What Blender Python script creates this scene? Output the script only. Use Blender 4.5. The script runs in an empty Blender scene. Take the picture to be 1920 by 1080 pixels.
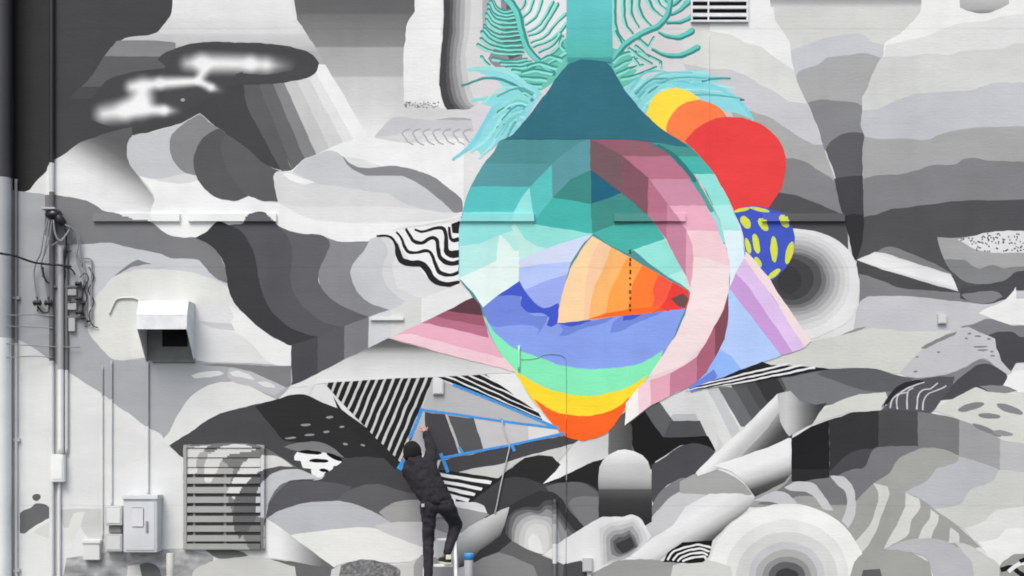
import bpy, bmesh, math, random
import numpy as np
from mathutils import Vector, noise as mnoise
random.seed(7)
sc = bpy.context.scene
R = math.radians
# ------------------------------------------------------------------ camera, sky, sun, exposure
CAM_D, CAM_Z, PPM, GY = 18.0, 2.3, 150.0, 1190.0      # metres to wall, eye height, photo px per metre on the wall, px row of the ground
cam_d = bpy.data.cameras.new('camera'); cam = bpy.data.objects.new('camera', cam_d); sc.collection.objects.link(cam)
cam.location = (0, -CAM_D, CAM_Z); cam.rotation_euler = (R(90), 0, 0)
cam_d.sensor_width = 36; cam_d.lens = 36 * CAM_D / (1920 / PPM)
cam_d.shift_y = ((GY - 540) / PPM - CAM_Z) / (1920 / PPM)
cam_d.clip_end = 2000
sc.camera = cam
SUN_EL, SUN_AZ = 52, 20        # azimuth measured from straight in front of the wall, to the left
w = bpy.data.worlds.new('World'); sc.world = w; w.use_nodes = True
nt = w.node_tree; bg = nt.nodes['Background']
sky = nt.nodes.new('ShaderNodeTexSky'); sky.sky_type = 'NISHITA'; sky.sun_disc = False
sky.sun_elevation = R(SUN_EL); sky.sun_rotation = R(180 + SUN_AZ); sky.air_density = 1.0; sky.dust_density = 4.0; sky.ozone_density = 1.0
nt.links.new(sky.outputs[0], bg.inputs[0]); bg.inputs[1].default_value = 0.13
sun_d = bpy.data.lights.new('sun', 'SUN'); sun = bpy.data.objects.new('sun', sun_d); sc.collection.objects.link(sun)
sun_d.energy = 1.4; sun_d.angle = R(28); sun_d.color = (1.0, 0.985, 0.955)
sdir = Vector((-math.sin(R(SUN_AZ)) * math.cos(R(SUN_EL)), -math.cos(R(SUN_AZ)) * math.cos(R(SUN_EL)), math.sin(R(SUN_EL))))
sun.rotation_euler = sdir.to_track_quat('Z', 'Y').to_euler(); sun.location = (-4, -12, 14)
vs = sc.view_settings; vs.view_transform = 'Standard'; vs.look = 'None'; vs.gamma = 1; vs.use_curve_mapping = False
vs.exposure = 0.36
sc.cycles.filter_width = 1.8
KGAIN = (1.135, 1.10, 1.10)        # light the wall returns per unit of paint albedo, per channel

# ------------------------------------------------------------------ helpers
C = sc.collection
def lin(c):
    if isinstance(c, (int, float)): c = (c, c, c + (1.5 if c < 200 else -.5))
    o = []
    for v, k in zip(c, KGAIN):
        v = v / 255
        v = v / 12.92 if v <= .04045 else ((v + .055) / 1.055) ** 2.4
        o.append(min(.9, max(.004, v - .007) / k))
    return tuple(o)
def P(px, py, d=0.0):
    """wall pixel -> world point standing d metres in front of the wall, on the line of sight of that wall point"""
    s = (CAM_D - d) / CAM_D
    return Vector(((px - 960) / PPM * s, -d, CAM_Z + ((GY - py) / PPM - CAM_Z) * s))
def WX(px): return (px - 960) / PPM
def WZ(py): return (GY - py) / PPM
def tag(o, label=None, cat=None, group=None, kind=None):
    for k, v in (('label', label), ('category', cat), ('group', group), ('kind', kind)):
        if v: o[k] = v
    return o
def empty(name, loc, label, cat, group=None):
    o = bpy.data.objects.new(name, None); C.objects.link(o); o.location = loc; o.empty_display_size = .1
    return tag(o, label, cat, group)
def link(name, me, mat, parent=None):
    o = bpy.data.objects.new(name, me); C.objects.link(o)
    if mat: me.materials.append(mat)
    if parent:
        o.parent = parent
        loc = Vector((0, 0, 0)); p = parent
        while p: loc += p.location; p = p.parent
        o.location = -loc
    return o

# ------------------------------------------------------------------ materials
def new_mat(name):
    m = bpy.data.materials.new(name); m.use_nodes = True
    return m, m.node_tree, m.node_tree.nodes['Principled BSDF']
def wall_relief(nt, strength=.5, dist=.004):
    """painted-over brick courses and brushy noise, shared by everything painted on the wall (world position)"""
    g = nt.nodes.new('ShaderNodeNewGeometry')
    mp = nt.nodes.new('ShaderNodeMapping'); mp.inputs['Rotation'].default_value = (R(90), 0, 0)
    nt.links.new(g.outputs['Position'], mp.inputs[0])
    bk = nt.nodes.new('ShaderNodeTexBrick'); bk.inputs['Scale'].default_value = 1; bk.inputs['Mortar Size'].default_value = .006
    bk.inputs['Mortar Smooth'].default_value = .9; bk.inputs['Brick Width'].default_value = .21; bk.inputs['Row Height'].default_value = .075
    bk.inputs['Color1'].default_value = (1, 1, 1, 1); bk.inputs['Color2'].default_value = (.8, .8, .8, 1); bk.inputs['Mortar'].default_value = (0, 0, 0, 1)
    nt.links.new(mp.outputs[0], bk.inputs[0])
    n1 = nt.nodes.new('ShaderNodeTexNoise'); n1.inputs['Scale'].default_value = 22; n1.inputs['Detail'].default_value = 5
    m2 = nt.nodes.new('ShaderNodeMapping'); m2.inputs['Scale'].default_value = (.6, 1, 1.5)
    nt.links.new(g.outputs['Position'], m2.inputs[0]); nt.links.new(m2.outputs[0], n1.inputs[0])
    mx = nt.nodes.new('ShaderNodeMath'); mx.operation = 'MULTIPLY_ADD'; mx.inputs[1].default_value = 1.3
    bw = nt.nodes.new('ShaderNodeMath'); bw.operation = 'MULTIPLY'; bw.inputs[1].default_value = .22; nt.links.new(bk.outputs[0], bw.inputs[0])
    nt.links.new(n1.outputs[0], mx.inputs[0]); nt.links.new(bw.outputs[0], mx.inputs[2])
    b = nt.nodes.new('ShaderNodeBump'); b.inputs['Strength'].default_value = strength; b.inputs['Distance'].default_value = dist
    nt.links.new(mx.outputs[0], b.inputs['Height'])
    return g, b
def wear(nt, g, colour_socket, amt=.10, joints=False):
    """uneven coats: faint roller streaks, blotches and sparse scuffs, fixed to the wall"""
    def noise(scale, vec, detail, rough=.6):
        m = nt.nodes.new('ShaderNodeMapping'); m.inputs['Scale'].default_value = vec
        nt.links.new(g.outputs['Position'], m.inputs[0])
        n = nt.nodes.new('ShaderNodeTexNoise'); n.inputs['Scale'].default_value = scale; n.inputs['Detail'].default_value = detail; n.inputs['Roughness'].default_value = rough
        nt.links.new(m.outputs[0], n.inputs[0])
        return n.outputs[0]
    def rng(s, a0, a1, b0, b1):
        mr = nt.nodes.new('ShaderNodeMapRange'); mr.inputs['From Min'].default_value = a0; mr.inputs['From Max'].default_value = a1
        mr.inputs['To Min'].default_value = b0; mr.inputs['To Max'].default_value = b1
        nt.links.new(s, mr.inputs[0])
        return mr.outputs[0]
    def mul(p, q):
        m = nt.nodes.new('ShaderNodeMath'); m.operation = 'MULTIPLY'; nt.links.new(p, m.inputs[0]); nt.links.new(q, m.inputs[1])
        return m.outputs[0]
    streak = rng(noise(2.0, (.7, 1, 1.9), 5), .3, .7, 1 - amt * .45, 1 + amt * .45)
    blotch = rng(noise(.9, (1, 1, 1.4), 4), .3, .7, 1 - amt * .5, 1 + amt * .5)
    scuff = rng(noise(6, (.7, 1, 1.5), 9, .78), .62, .76, 1, 1 - amt * 2.6)
    runs = rng(noise(1.3, (2.2, 1, .3), 3), .5, .8, 1, 1 - amt * .7)
    tot = mul(mul(streak, blotch), mul(scuff, runs))
    if joints:      # horizontal construction joints about three metres apart
        sx = nt.nodes.new('ShaderNodeSeparateXYZ'); nt.links.new(g.outputs['Position'], sx.inputs[0])
        w_ = nt.nodes.new('ShaderNodeMath'); w_.operation = 'WRAP'; w_.inputs[1].default_value = 2.98 / 2; w_.inputs[2].default_value = -2.98 / 2
        s_ = nt.nodes.new('ShaderNodeMath'); s_.operation = 'SUBTRACT'; s_.inputs[1].default_value = (GY - 495) / PPM
        nn = nt.nodes.new('ShaderNodeMath'); nn.operation = 'MULTIPLY_ADD'; nn.inputs[1].default_value = .08
        nt.links.new(noise(1.2, (1, 1, 1), 4), nn.inputs[0]); nt.links.new(sx.outputs[2], nn.inputs[2])
        nt.links.new(nn.outputs[0], s_.inputs[0]); nt.links.new(s_.outputs[0], w_.inputs[0])
        ab = nt.nodes.new('ShaderNodeMath'); ab.operation = 'ABSOLUTE'; nt.links.new(w_.outputs[0], ab.inputs[0])
        tot = mul(tot, rng(ab.outputs[0], .002, .016, .92, 1))
    mx = nt.nodes.new('ShaderNodeVectorMath'); mx.operation = 'SCALE'
    nt.links.new(colour_socket, mx.inputs[0]); nt.links.new(tot, mx.inputs['Scale'])
    return mx.outputs[0]
MAT = {}
m, nt, bs = new_mat('mural_paint')
at_ = nt.nodes.new('ShaderNodeVertexColor'); at_.layer_name = 'paint'
g, b = wall_relief(nt)
nt.links.new(wear(nt, g, at_.outputs[0], .105, True), bs.inputs['Base Color']); nt.links.new(b.outputs[0], bs.inputs['Normal'])
bs.inputs['Roughness'].default_value = .72; bs.inputs['Specular IOR Level'].default_value = .12
MAT['paint'] = m
m, nt, bs = new_mat('painted_fitting')
at_ = nt.nodes.new('ShaderNodeVertexColor'); at_.layer_name = 'paint'
g = nt.nodes.new('ShaderNodeNewGeometry')
nt.links.new(wear(nt, g, at_.outputs[0], .10), bs.inputs['Base Color']); bs.inputs['Roughness'].default_value = .55
MAT['fit'] = m
def plain(name, col, rough=.6, amt=.12, scale=8, metal=0, spec=.4):
    m, nt, bs = new_mat(name)
    g = nt.nodes.new('ShaderNodeNewGeometry')
    n = nt.nodes.new('ShaderNodeTexNoise'); n.inputs['Scale'].default_value = scale; n.inputs['Detail'].default_value = 6
    nt.links.new(g.outputs['Position'], n.inputs[0])
    r = nt.nodes.new('ShaderNodeValToRGB'); c = lin(col)
    r.color_ramp.elements[0].position = .3; r.color_ramp.elements[1].position = .7
    r.color_ramp.elements[0].color = tuple(v * (1 - amt) for v in c) + (1,); r.color_ramp.elements[1].color = tuple(min(.9, v * (1 + amt)) for v in c) + (1,)
    nt.links.new(n.outputs[0], r.inputs[0]); nt.links.new(r.outputs[0], bs.inputs['Base Color'])
    b = nt.nodes.new('ShaderNodeBump'); b.inputs['Strength'].default_value = .15; b.inputs['Distance'].default_value = .004
    nt.links.new(n.outputs[0], b.inputs['Height']); nt.links.new(b.outputs[0], bs.inputs['Normal'])
    bs.inputs['Roughness'].default_value = rough; bs.inputs['Metallic'].default_value = metal; bs.inputs['Specular IOR Level'].default_value = spec
    MAT[name] = m
    return m
plain('white_metal', (232, 233, 236), .45)
plain('dark_void', (22, 22, 24), .9)
plain('duct_grey', (120, 120, 120), .7)
plain('cable_black', (44, 44, 48), .5)
plain('cable_grey', (142, 143, 147), .5)
plain('insulator_dark', (40, 40, 44), .25)
plain('blue_tape', (64, 152, 226), .5, .15, 30)
plain('rust', (96, 60, 40), .9)
plain('pole_grey', (196, 194, 198), .5)
plain('beige_pipe', (205, 205, 196), .6)
plain('ladder_white', (236, 234, 236), .35)
plain('black_cloth', (46, 44, 48), .9, .3, 25)
plain('black_denim', (50, 48, 54), .85, .35, 18)
plain('black_knit', (34, 34, 34), .95, .3, 60)
plain('skin', (196, 150, 132), .55)
plain('shoe_black', (36, 38, 34), .6)
plain('shoe_white', (226, 224, 196), .6)
plain('pavement', (120, 118, 114), .9, .15, 3)

# ------------------------------------------------------------------ mural: polygons on the wall in photo-pixel units of the wall plane
GW, GH, GS, GX0, GY0 = 1180, 720, 2.0, -220, -220        # raster of what is painted where (for layering and for painted-over fittings)
HMAP = np.zeros((GH, GW), np.int16)
CMAP = np.zeros((GH, GW, 3), np.float32); CMAP[:] = lin(225)
gx = GX0 + GS * (np.arange(GW) + .5); gyy = GY0 + GS * (np.arange(GH) + .5)
LAYER = .00012
def parse(s):
    out = []
    for t in s.replace(';', ' ').split():
        a = t.rstrip('*').split(','); out.append((float(a[0]), float(a[1])))
    return out
def edge_out(p):
    x, y = p
    if x >= 1918: x = 2120
    if x <= 1: x = -200
    if y <= 1: y -= 130
    if y >= 1078: y = 1184
    return (x, y)
def smooth(pts, closed=True, n=5, thr=52):
    N = len(pts); out = []
    if N < (4 if closed else 3): return list(pts)
    cor = []
    for i in range(N):
        a, b, c = pts[i - 1], pts[i], pts[(i + 1) % N]
        u = (b[0] - a[0], b[1] - a[1]); v = (c[0] - b[0], c[1] - b[1])
        ang = abs(math.degrees(math.atan2(u[0] * v[1] - u[1] * v[0], u[0] * v[0] + u[1] * v[1])))
        cor.append(ang > thr)
    if not closed: cor[0] = cor[-1] = True
    for i in range(N if closed else N - 1):
        p1, p2 = pts[i], pts[(i + 1) % N]
        p0 = p1 if cor[i] else pts[i - 1]
        p3 = p2 if cor[(i + 1) % N] else pts[(i + 2) % N]
        L = math.hypot(p2[0] - p1[0], p2[1] - p1[1])
        k = max(1, min(n, int(L / 4)))
        # limit tangents so unequal spacing does not overshoot
        t1 = ((p2[0] - p0[0]) / 2, (p2[1] - p0[1]) / 2); t2 = ((p3[0] - p1[0]) / 2, (p3[1] - p1[1]) / 2)
        def lim(t):
            l = math.hypot(*t)
            return t if l <= L or l == 0 else (t[0] * L / l, t[1] * L / l)
        t1, t2 = lim(t1), lim(t2)
        for j in range(k):
            t = j / k; a = 2 * t**3 - 3 * t**2 + 1; b_ = t**3 - 2 * t**2 + t; c_ = -2 * t**3 + 3 * t**2; d_ = t**3 - t**2
            out.append((a * p1[0] + b_ * t1[0] + c_ * p2[0] + d_ * t2[0], a * p1[1] + b_ * t1[1] + c_ * p2[1] + d_ * t2[1]))
    if not closed: out.append(pts[-1])
    return out
def hand(pts):
    """a steady but human edge: long edges are divided and every point follows one slow displacement field shared by all shapes"""
    out = []
    for (x0, y0), (x1, y1) in zip(pts, pts[1:] + pts[:1]):
        k = max(1, int(math.hypot(x1 - x0, y1 - y0) / 11))
        if max(abs(x0), abs(x1)) > 2000 or min(y0, y1) < -60 or max(y0, y1) > 1150: k = min(k, 6)
        for i in range(k):
            t = i / k; x, y = x0 + (x1 - x0) * t, y0 + (y1 - y0) * t
            u = math.sin(x * .113 + 1.7 * math.sin(y * .061)) + .6 * math.sin(y * .27 + x * .19) + .4 * math.sin(x * .43 - y * .31)
            v = math.sin(y * .127 + 1.9 * math.sin(x * .053)) + .6 * math.sin(x * .24 - y * .21) + .4 * math.sin(y * .47 + x * .29)
            out.append((x + .55 * u, y + .55 * v))
    return out
def raster(pts):
    xs = [p[0] for p in pts]; ys = [p[1] for p in pts]
    i0 = max(0, int((min(xs) - GX0) / GS)); i1 = min(GW, int((max(xs) - GX0) / GS) + 2)
    j0 = max(0, int((min(ys) - GY0) / GS)); j1 = min(GH, int((max(ys) - GY0) / GS) + 2)
    if i1 <= i0 or j1 <= j0: return None
    X = gx[i0:i1][None, :]; Y = gyy[j0:j1][:, None]
    ins = np.zeros((j1 - j0, i1 - i0), bool)
    n = len(pts)
    for k in range(n):
        x1, y1 = pts[k]; x2, y2 = pts[(k + 1) % n]
        if y1 == y2: continue
        c = ((y1 > Y) != (y2 > Y)) & (X < (x2 - x1) * (Y - y1) / (y2 - y1) + x1)
        ins ^= c
    return (j0, j1, i0, i1, ins)
def ramp(stops, t):
    if t <= stops[0][0]: return lin(stops[0][1])
    for (a, ca), (b, cb) in zip(stops, stops[1:]):
        if t <= b:
            f = (t - a) / (b - a) if b > a else 1
            ca = (ca,) * 3 if isinstance(ca, (int, float)) else ca; cb = (cb,) * 3 if isinstance(cb, (int, float)) else cb
            return lin(tuple(x + (y - x) * f for x, y in zip(ca, cb)))
    return lin(stops[-1][1])
def fill_fn(fill):
    if isinstance(fill, tuple) and fill[0] == 'L':
        _, x0, y0, x1, y1, st = fill; dx, dy = x1 - x0, y1 - y0; l2 = dx * dx + dy * dy
        return lambda x, y: ramp(st, ((x - x0) * dx + (y - y0) * dy) / l2)
    if isinstance(fill, tuple) and fill[0] == 'R':
        _, cx, cy, st, asp = fill
        return lambda x, y: ramp(st, math.hypot(x - cx, (y - cy) * asp))
    if isinstance(fill, tuple) and fill[0] == 'F':
        return fill[1]
    c = lin(fill)
    return lambda x, y: c
WALL = None; CUR = [None]
def begin(name=None): CUR[0] = None
def paint(name, pts, fill, smoothed=True, extend=True, fresh=False, label=None, multi=None):
    """one painted shape: a flat sheet on the wall; the first shape of a motif carries the others as its children"""
    polys = multi if multi else [pts]
    res = []
    for q in polys:
        if isinstance(q, str): q = parse(q)
        if extend: q = [edge_out(p) for p in q]
        if smoothed: q = smooth(q)
        q = hand(q)
        area = sum(a[0] * b[1] - b[0] * a[1] for a, b in zip(q, q[1:] + q[:1]))
        if area > 0: q = q[::-1]
        res.append(q)
    rs = [raster(q) for q in res]
    lay = 0
    for r in rs:
        if r is None: continue
        j0, j1, i0, i1, ins = r
        big = np.zeros((j1 - j0 + 2, i1 - i0 + 2), bool)
        for a in (0, 1, 2):
            for b_ in (0, 1, 2): big[a:a + j1 - j0, b_:b_ + i1 - i0] |= ins
        J0, J1, I0, I1 = max(0, j0 - 1), min(GH, j1 + 1), max(0, i0 - 1), min(GW, i1 + 1)
        bm_ = big[J0 - j0 + 1:J1 - j0 + 1, I0 - i0 + 1:I1 - i0 + 1]
        hm = HMAP[J0:J1, I0:I1][bm_]
        if hm.size: lay = max(lay, int(hm.max()))
    lay += 1
    f = fill_fn(fill)
    grad = isinstance(fill, tuple) and isinstance(fill[0], str)
    for r in rs:
        if r is None: continue
        j0, j1, i0, i1, ins = r
        HMAP[j0:j1, i0:i1][ins] = lay
        if grad:
            for jj, ii in zip(*np.nonzero(ins)): CMAP[j0 + jj, i0 + ii] = f(gx[i0 + ii], gyy[j0 + jj])
        else: CMAP[j0:j1, i0:i1][ins] = f(0, 0)
    yoff = -(.001 + LAYER * lay)
    bm = bmesh.new()
    for q in res:
        vs_ = [bm.verts.new((WX(x), yoff, WZ(y))) for x, y in q]
        fc = bm.faces.new(vs_); fc.normal_update()
        if fc.normal.y > 0: fc.normal_flip()
    bmesh.ops.triangulate(bm, faces=bm.faces[:])
    if grad:
        def cut(co, no):
            bmesh.ops.bisect_plane(bm, geom=bm.verts[:] + bm.edges[:] + bm.faces[:], dist=1e-6, plane_co=co, plane_no=no)
        if fill[0] == 'L':
            _, x0, y0, x1, y1, st = fill; dx, dy = x1 - x0, y1 - y0
            ts = sorted(set([s[0] for s in st]))
            for t in ts: cut((WX(x0 + dx * t), yoff, WZ(y0 + dy * t)), (dx, 0, -dy))
        else:
            sp = fill[2] if fill[0] == 'F' else 6
            xs = [p[0] for q in res for p in q]; ys = [p[1] for q in res for p in q]
            x = min(xs) + sp
            while x < max(xs): cut((WX(x), yoff, 0), (1, 0, 0)); x += sp
            y = min(ys) + sp
            while y < max(ys): cut((0, yoff, WZ(y)), (0, 0, 1)); y += sp
    me = bpy.data.meshes.new(name); bm.to_mesh(me); bm.free()
    ca = me.color_attributes.new('paint', 'FLOAT_COLOR', 'CORNER')
    col = np.ones((len(me.loops), 4), np.float32)
    if grad:
        vc = [f(v.co.x * PPM + 960, GY - v.co.z * PPM) for v in me.vertices]
        for i, l in enumerate(me.loops): col[i, :3] = vc[l.vertex_index]
    else: col[:, :3] = f(0, 0)
    ca.data.foreach_set('color', col.ravel())
    par = WALL if (CUR[0] is None or fresh) else CUR[0]
    o = link(name, me, MAT['paint'], par)
    if label: o['label'] = label
    if CUR[0] is None: CUR[0] = o
    return o
def poly(name, pts, fill, **k): return paint(name, pts, fill, smoothed=False, **k)
def ell(cx, cy, rx, ry, rot=0, n=28, a0=0, a1=360):
    o = []; r = R(rot)
    for i in range(n):
        t = R(a0 + (a1 - a0) * i / n); x, y = rx * math.cos(t), ry * math.sin(t)
        o.append((cx + x * math.cos(r) - y * math.sin(r), cy + x * math.sin(r) + y * math.cos(r)))
    return o
def ribbon(pts, w0, w1=None, tip=True):
    """outline of a brush stroke along a curve, width w0 at the start to w1 at the end"""
    if isinstance(pts, str): pts = parse(pts)
    c = smooth(pts, closed=False, n=6, thr=80); n = len(c); L, Rr = [], []
    w1 = w0 if w1 is None else w1
    for i in range(n):
        a, b_ = c[max(0, i - 1)], c[min(n - 1, i + 1)]
        dx, dy = b_[0] - a[0], b_[1] - a[1]; l = math.hypot(dx, dy) or 1
        w_ = (w0 + (w1 - w0) * i / (n - 1)) / 2 if not isinstance(w0, list) else float(np.interp(i / (n - 1), [q[0] for q in w0], [q[1] for q in w0])) / 2
        L.append((c[i][0] - dy / l * w_, c[i][1] + dx / l * w_)); Rr.append((c[i][0] + dy / l * w_, c[i][1] - dx / l * w_))
    if tip:
        e = lambda p, q, h: (p[0] + (p[0] - q[0]) / (math.hypot(p[0] - q[0], p[1] - q[1]) or 1) * h, p[1] + (p[1] - q[1]) / (math.hypot(p[0] - q[0], p[1] - q[1]) or 1) * h)
        he = math.hypot(L[-1][0] - Rr[-1][0], L[-1][1] - Rr[-1][1]) * .6
        m_ = lambda p, q, t: (p[0] + (q[0] - p[0]) * t, p[1] + (q[1] - p[1]) * t)
        cap = [e(m_(L[-1], Rr[-1], t), m_(L[-2], Rr[-2], t), he * k) for t, k in ((.12, .55), (.5, 1), (.88, .55))]
        return L + cap + Rr[::-1]
    return L + Rr[::-1]
def clip_convex(sub, clip):
    area = sum(a[0] * b[1] - b[0] * a[1] for a, b in zip(clip, clip[1:] + clip[:1]))
    if area < 0: clip = clip[::-1]
    out = list(sub)
    for a, b_ in zip(clip, clip[1:] + clip[:1]):
        inp, out = out, []
        if not inp: return []
        side = lambda p: (b_[0] - a[0]) * (p[1] - a[1]) - (b_[1] - a[1]) * (p[0] - a[0])
        for p, q in zip(inp, inp[1:] + inp[:1]):
            sp, sq = side(p), side(q)
            if sp >= 0: out.append(p)
            if (sp >= 0) != (sq >= 0):
                t = sp / (sp - sq); out.append((p[0] + (q[0] - p[0]) * t, p[1] + (q[1] - p[1]) * t))
    return out
def samp(px, py):
    i = int((px - GX0) / GS); j = int((py - GY0) / GS)
    return tuple(CMAP[min(GH - 1, max(0, j)), min(GW - 1, max(0, i))])
# ------------------------------------------------------------------ the setting and the wall
bm = bmesh.new(); bmesh.ops.create_grid(bm, x_segments=1, y_segments=1, size=400)
me = bpy.data.meshes.new('ground'); bm.to_mesh(me); bm.free()
tag(link('ground', me, MAT['pavement']), kind='structure')
def box_mesh(name, x0, x1, y0, y1, z0, z1, bev=0, col=None, sampled=False):
    bm = bmesh.new(); bmesh.ops.create_cube(bm, size=1)
    for v in bm.verts: v.co = (x0 + (v.co.x + .5) * (x1 - x0), y0 + (v.co.y + .5) * (y1 - y0), z0 + (v.co.z + .5) * (z1 - z0))
    if bev: bmesh.ops.bevel(bm, geom=bm.edges[:], offset=bev, segments=2, affect='EDGES')
    if sampled:
        x = x0 + .014
        while x < x1: bmesh.ops.bisect_plane(bm, geom=bm.verts[:] + bm.edges[:] + bm.faces[:], dist=1e-5, plane_co=(x, 0, 0), plane_no=(1, 0, 0)); x += .014
        z = z0 + .02
        while z < z1: bmesh.ops.bisect_plane(bm, geom=bm.verts[:] + bm.edges[:] + bm.faces[:], dist=1e-5, plane_co=(0, 0, z), plane_no=(0, 0, 1)); z += .02
    me = bpy.data.meshes.new(name); bm.to_mesh(me); bm.free()
    if col is not None or sampled:
        ca = me.color_attributes.new('paint', 'FLOAT_COLOR', 'CORNER')
        c = lin(col) if col is not None else None
        for p in me.polygons:
            cc = c or samp(960 + p.center.x * PPM, GY - p.center.z * PPM)
            for li in p.loop_indices: ca.data[li].color = (*cc, 1)
    return me
me = box_mesh('building_wall', WX(-230), WX(2150), 0, .35, 0, WZ(-160), col=225)
WALL = link('building_wall', me, MAT['paint'])
tag(WALL, 'large exterior wall covered by a grey mural with a colourful teardrop in its middle', 'wall', kind='thing')

# ------------------------------------------------------------------ MURAL, upper left
begin()
paint('painted_ground_coat', '0,0 1920,0 1920,1080 0,1080', 226, smoothed=False)
begin()
poly('painted_backdrop', '534,0 790,0 790,210 690,268 560,60', ('L', 600, 0, 600, 262, [(0, 104), (.09, 106), (.11, 118), (.2, 128), (.33, 140), (.345, 172), (.54, 180), (.56, 204), (.7, 210), (.8, 220), (.9, 232), (1, 240)]))
begin()
paint('painted_dark_mass', '0,0 340,0 330,60 320,125 330,160 480,150 490,190 505,230 530,275 545,323 505,313 480,294 450,268 420,249 395,230 375,212 345,228 320,237 285,246 250,253 225,248 200,252 150,270 120,290 100,307 85,323 70,338 55,355 40,361 22,356 0,350', 74)
poly('painted_shade_panel', '24,0 96,0 96,308 85,323 70,338 55,355 40,361 24,357', ('L', 30, 0, 96, 0, [(0, 40), (.2, 46), (.55, 58), (1, 62)]))
begin()
paint('painted_mountain', '335,0 535,0 547,22 562,45 577,68 592,90 606,115 600,130 500,110 400,100 300,100 212,86 235,71 262,68 280,66 295,59 304,50 313,39 322,22', ('L', 400, 0, 400, 100, [(0, 232), (.3, 230), (.42, 220), (.62, 216), (.66, 205), (.85, 196), (1, 180)]))
paint('painted_mountain_band', '222,76 310,77 330,80 330,106 300,110 195,107 205,93 213,84', 138)
paint('painted_mountain_band', '195,106 300,106 310,112 320,128 250,135 205,150 200,165 152,165 175,138', 99)
paint('painted_mountain_band', '152,164 205,163 200,185 130,186', 82)
begin()
paint('painted_dark_ellipse', '296,112 302,104 318,96 350,84 390,79 440,79 500,82 545,88 575,97 592,108 598,121 592,138 575,147 545,153 510,157 440,159 380,165 320,150 310,124', 77)
GLOW = ((352, 119, 20, .75, 378, 118, 24, 1.1), (378, 118, 24, 1.1, 470, 120, 22, 1.1), (470, 120, 22, 1.1, 500, 122, 22, .85), (500, 122, 22, .85, 538, 124, 20, .3), (388, 122, 18, 1.0, 372, 150, 13, 1.0), (248, 163, 18, 1.0, 300, 156, 16, 1.1),
        (300, 156, 16, 1.1, 372, 152, 11, 1.15), (372, 152, 11, 1.15, 396, 164, 11, 1.0), (396, 164, 11, 1, 414, 170, 9, .2), (268, 165, 26, 1.1, 263, 195, 33, 1.15), (263, 195, 30, 1.15, 235, 207, 26, 1.1), (235, 207, 26, 1.1, 195, 214, 24, .95), (250, 205, 20, 1.1, 308, 207, 14, 1.1), (308, 207, 14, 1.1, 332, 208, 10, .3))
def glow_fn(x, y):
    v = 0
    for x0, y0, r0, i0, x1, y1, r1, i1 in GLOW:
        dx, dy = x1 - x0, y1 - y0; t = max(0, min(1, ((x - x0) * dx + (y - y0) * dy) / (dx * dx + dy * dy)))
        d = math.hypot(x - x0 - t * dx, y - y0 - t * dy)
        k = max(0, 1 - d / (r0 + (r1 - r0) * t) / 1.15) * (i0 + (i1 - i0) * t)
        v = (v ** 3 + k ** 3) ** (1 / 3)
    v = min(1, v * .93)
    return lin(76 + (244 - 76) * (.35 * v + .65 * v * v * (3 - 2 * v)))
paint('painted_glow', '170,225 172,190 200,152 250,136 300,134 330,104 390,86 500,88 560,100 582,120 560,138 500,150 425,154 428,176 380,190 340,215 300,232 230,242', ('F', glow_fn, 3.2))
paint('painted_fleck', ell(343, 188, 4, 3), 165)
begin()
def stripe_edge(x, s, y): return x + s * (y - 150)
SE = [(482, .40), (508, .43), (531, .44), (556, .48), (581, .53), (600, .56), (627, .60)]
poly('painted_stripe', smooth([(455, 150), (458, 168), (462, 196), (477, 227), (501, 270), (516, 300), (530, 323), (552, 323)]) [:-1] + [(552, 323), (482, 150)], 97)
for (x0, s0), (x1, s1), col in zip(SE, SE[1:], (106, 136, 200, 214, 228, 240)):
    t = 150 if x0 < 560 else (128 if x0 < 590 else 121)
    poly('painted_stripe', [(stripe_edge(x0, s0, t), t), (stripe_edge(x1, s1, t), t), (stripe_edge(x1, s1, 325), 325), (stripe_edge(x0, s0, 325), 325)], col)
paint('painted_dark_ellipse_edge', '500,120 598,119 592,138 575,147 545,153 510,157 455,159 440,140', 77)
paint('painted_glow_tail', '455,122 500,109 540,112 556,122 545,132 500,140 455,138', ('F', lambda x, y: glow_fn(x, y), 4))
begin()
paint('painted_swoosh', '90,312 120,290 150,268 200,250 248,238 250,300 265,330 292,362 300,420 280,424 240,412 195,398 160,380 120,372 86,368', ('L', 212, 262, 160, 345, [(0, 98), (.2, 112), (.4, 150), (.6, 195), (.8, 225), (1, 234)]))
begin()
paint('painted_cloud', '238,290 240,265 252,253 290,246 320,238 345,228 375,212 396,232 425,252 470,300 525,321 700,380 640,440 400,425 300,380 270,345 258,328 244,310', (200, 201, 204))
paint('painted_cloud_band', '260,330 300,336 345,325 375,332 400,365 400,400 300,420 285,365', 217)
paint('painted_disc_shade', '375,214 345,231 325,250 318,270 322,294 334,313 350,325 372,331 400,340 440,290 425,252 396,232', 139)
paint('painted_disc', '412,242 400,245 385,255 372,272 363,293 364,315 371,336 385,355 400,368 418,374 445,376 457,371 466,366 476,371 492,377 521,378 516,350 513,330 519,322 527,321 505,313 480,294 455,271 430,256', 92)
paint('painted_disc_lobe', '425,252 413,272 420,302 432,328 447,352 462,367 476,371 492,377 521,378 516,350 513,330 519,322 527,321 505,313 480,294 455,271', 97)
begin()
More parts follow.
